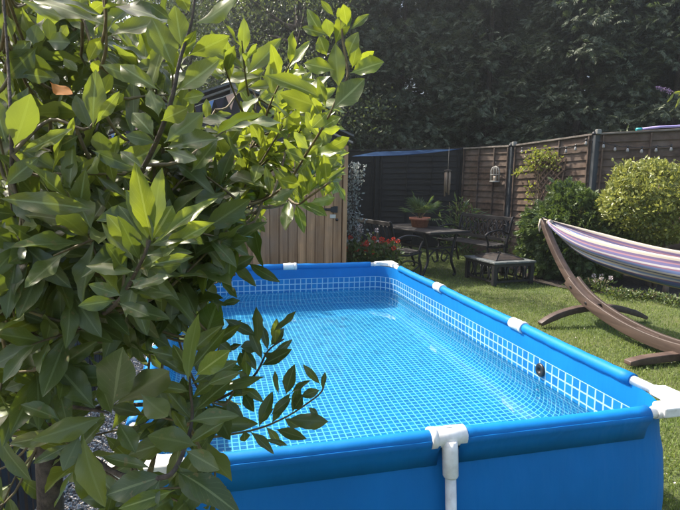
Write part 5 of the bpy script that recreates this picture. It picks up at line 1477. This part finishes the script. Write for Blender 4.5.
for poly, (da, db), cnt, kinds in regions:
    xs = [p[0] for p in poly]; ysl = [p[1] for p in poly]; made = 0
    while made < cnt:
        x, y = rng.uniform(min(xs), max(xs)), rng.uniform(min(ysl), max(ysl))
        if not inpoly1(x, y, poly): continue
        made += 1
        d = rng.uniform(da, db); c = at(x, y, d)
        # twig from the nearest limb
        k = int(np.argmin(np.sum((ALLP-np.array(tuple(c)))**2, axis=1)))
        src = Vector(ALLP[k]); ax = (c-src)
        if ax.length < 0.03: ax = Vector((rng.uniform(-1, 1), rng.uniform(-1, 1), 1))
        dirn = (ax.normalized()+Vector((rng.uniform(-.4, .4), rng.uniform(-.4, .4), rng.uniform(0.2, 0.9)))).normalized()
        tipp = c+dirn*0.10
        nput = 0
        kd = rng.choice(kinds); nl = rng.randint(6, 9); a0 = rng.uniform(0, 6.28)
        p1_ = dirn.orthogonal().normalized(); p2_ = dirn.cross(p1_)
        for q in range(nl):
            a = a0+q*2.4; f_ = q/nl
            outd = (p1_*math.cos(a)+p2_*math.sin(a))*(1.0-0.55*f_)+dirn*(0.35+0.75*f_)+Vector((0, 0, rng.uniform(-.25, .15)))
            outd.normalize()
            base = c.lerp(tipp, f_)
            ln = rng.uniform(0.080, 0.122)*(1-0.25*f_)*(0.85 if kd == 'n' else 1)
            nr = dirn*0.6+Vector((0, 0, 0.6))+(CAM-c).normalized()*0.65+Vector((rng.uniform(-.5, .5), rng.uniform(-.5, .5), 0))
            dist = (base-CAM).dot(fw)
            blocked = False
            for e_ in (base+outd*ln*0.4, base+outd*ln):
                v_ = e_-CAM; dz_ = v_.dot(fw); ex_, ey_ = 340+FPX*v_.dot(RT)/dz_, 255-FPX*v_.dot(UP)/dz_
                if (190 < ex_ < 246 and 80 < ey_ < 112) or (268 < ex_ < 350 and 205 < ey_ < 270) or (ex_ > 350) or (ex_ > 236 and ey_ > 268) or (170 < ex_ < 240 and 318 < ey_ < 400 and rng.random() < 0.35): blocked = True
            if blocked: continue
            nput += 1
            fill.append(('leaf', base, base+outd*ln, ln*rng.uniform(0.29, 0.38), nr, kd, ln/dist))
        if nput > 3: fill.append(('twig', [src, src.lerp(c, 0.5)+Vector((0, 0, -0.015)), c, tipp]))
twb = MB()
for it in fill:
    if it[0] == 'twig':
        twb.tube(bez(it[1], 3), [0.003]*3+[0.0028]*3+[0.002]*3+[0.0012], 5, False)
o = twb.build('twigs', M_['twig'], bay); o['kind'] = 'stuff'
lv = sorted([it for it in fill if it[0] == 'leaf'], key=lambda q: -q[6])
room = max(0, 298-N_LEAF[0])
for it in lv[:room]:
    put_leaf(it[1], it[2], it[3], it[4], it[5])
rest = lv[room:]
TT = [np.array([tuple(v.co) for v in TPL['o'][i].vertices]) for i in range(6)]
TF = np.array([tuple(p.vertices) for p in TPL['o'][0].polygons])
for kd in 'omn':
    V = []; Fs = []; UVs = []; off = 0
    for it in rest:
        if it[5] != kd: continue
        p0, p1, w, nrm = it[1:5]; d = p1-p0; ln = d.length; x = d/ln; z = (nrm-x*nrm.dot(x)).normalized(); y = z.cross(x)
        tv = TT[rng.randrange(6)]
        V.append(np.array(tuple(p0))+tv[:, :1]*np.array(tuple(x*ln))+tv[:, 1:2]*np.array(tuple(y*w))+tv[:, 2:3]*np.array(tuple(z*ln)))
        Fs.append(TF+off); off += len(tv)
    if not V: continue
    me = np_mesh('foliage', np.concatenate(V), np.concatenate(Fs), M_[{'o': 'bay_old', 'm': 'bay_mid', 'n': 'bay_new'}[kd]], True)
    uvs_ = np.array([c for w in TPL['o'][0].attributes['leafuv'].data for c in w.vector], np.float32)
    a_ = me.attributes.new('leafuv', 'FLOAT_VECTOR', 'POINT'); a_.data.foreach_set('vector', np.tile(uvs_, len(V)))
    o = link('foliage', me, bay); o['kind'] = 'stuff'
print('bay leaves', N_LEAF[0], 'fill', len(lv))

# ------------------------------------------------------------------ haze volume added to stand in for lens glare
hz = MB().box((0, 0, 6.0), (130, 130, 15.0)).build('haze', None)
m = bpy.data.materials.new('glare_haze'); m.use_nodes = True
for n_ in list(m.node_tree.nodes):
    if n_.type != 'OUTPUT_MATERIAL': m.node_tree.nodes.remove(n_)
v_ = N(m, 'ShaderNodeVolumePrincipled')
v_.inputs['Color'].default_value = (0.88, 0.95, 1.0, 1); v_.inputs['Density'].default_value = HAZE; v_.inputs['Anisotropy'].default_value = 0.7
L(m, v_.outputs[0], m.node_tree.nodes['Material Output'].inputs['Volume'])
hz.data.materials.append(m)
hz['kind'] = 'stuff'; hz['label'] = 'thin haze volume added over the garden in place of lens glare'; hz['category'] = 'haze'
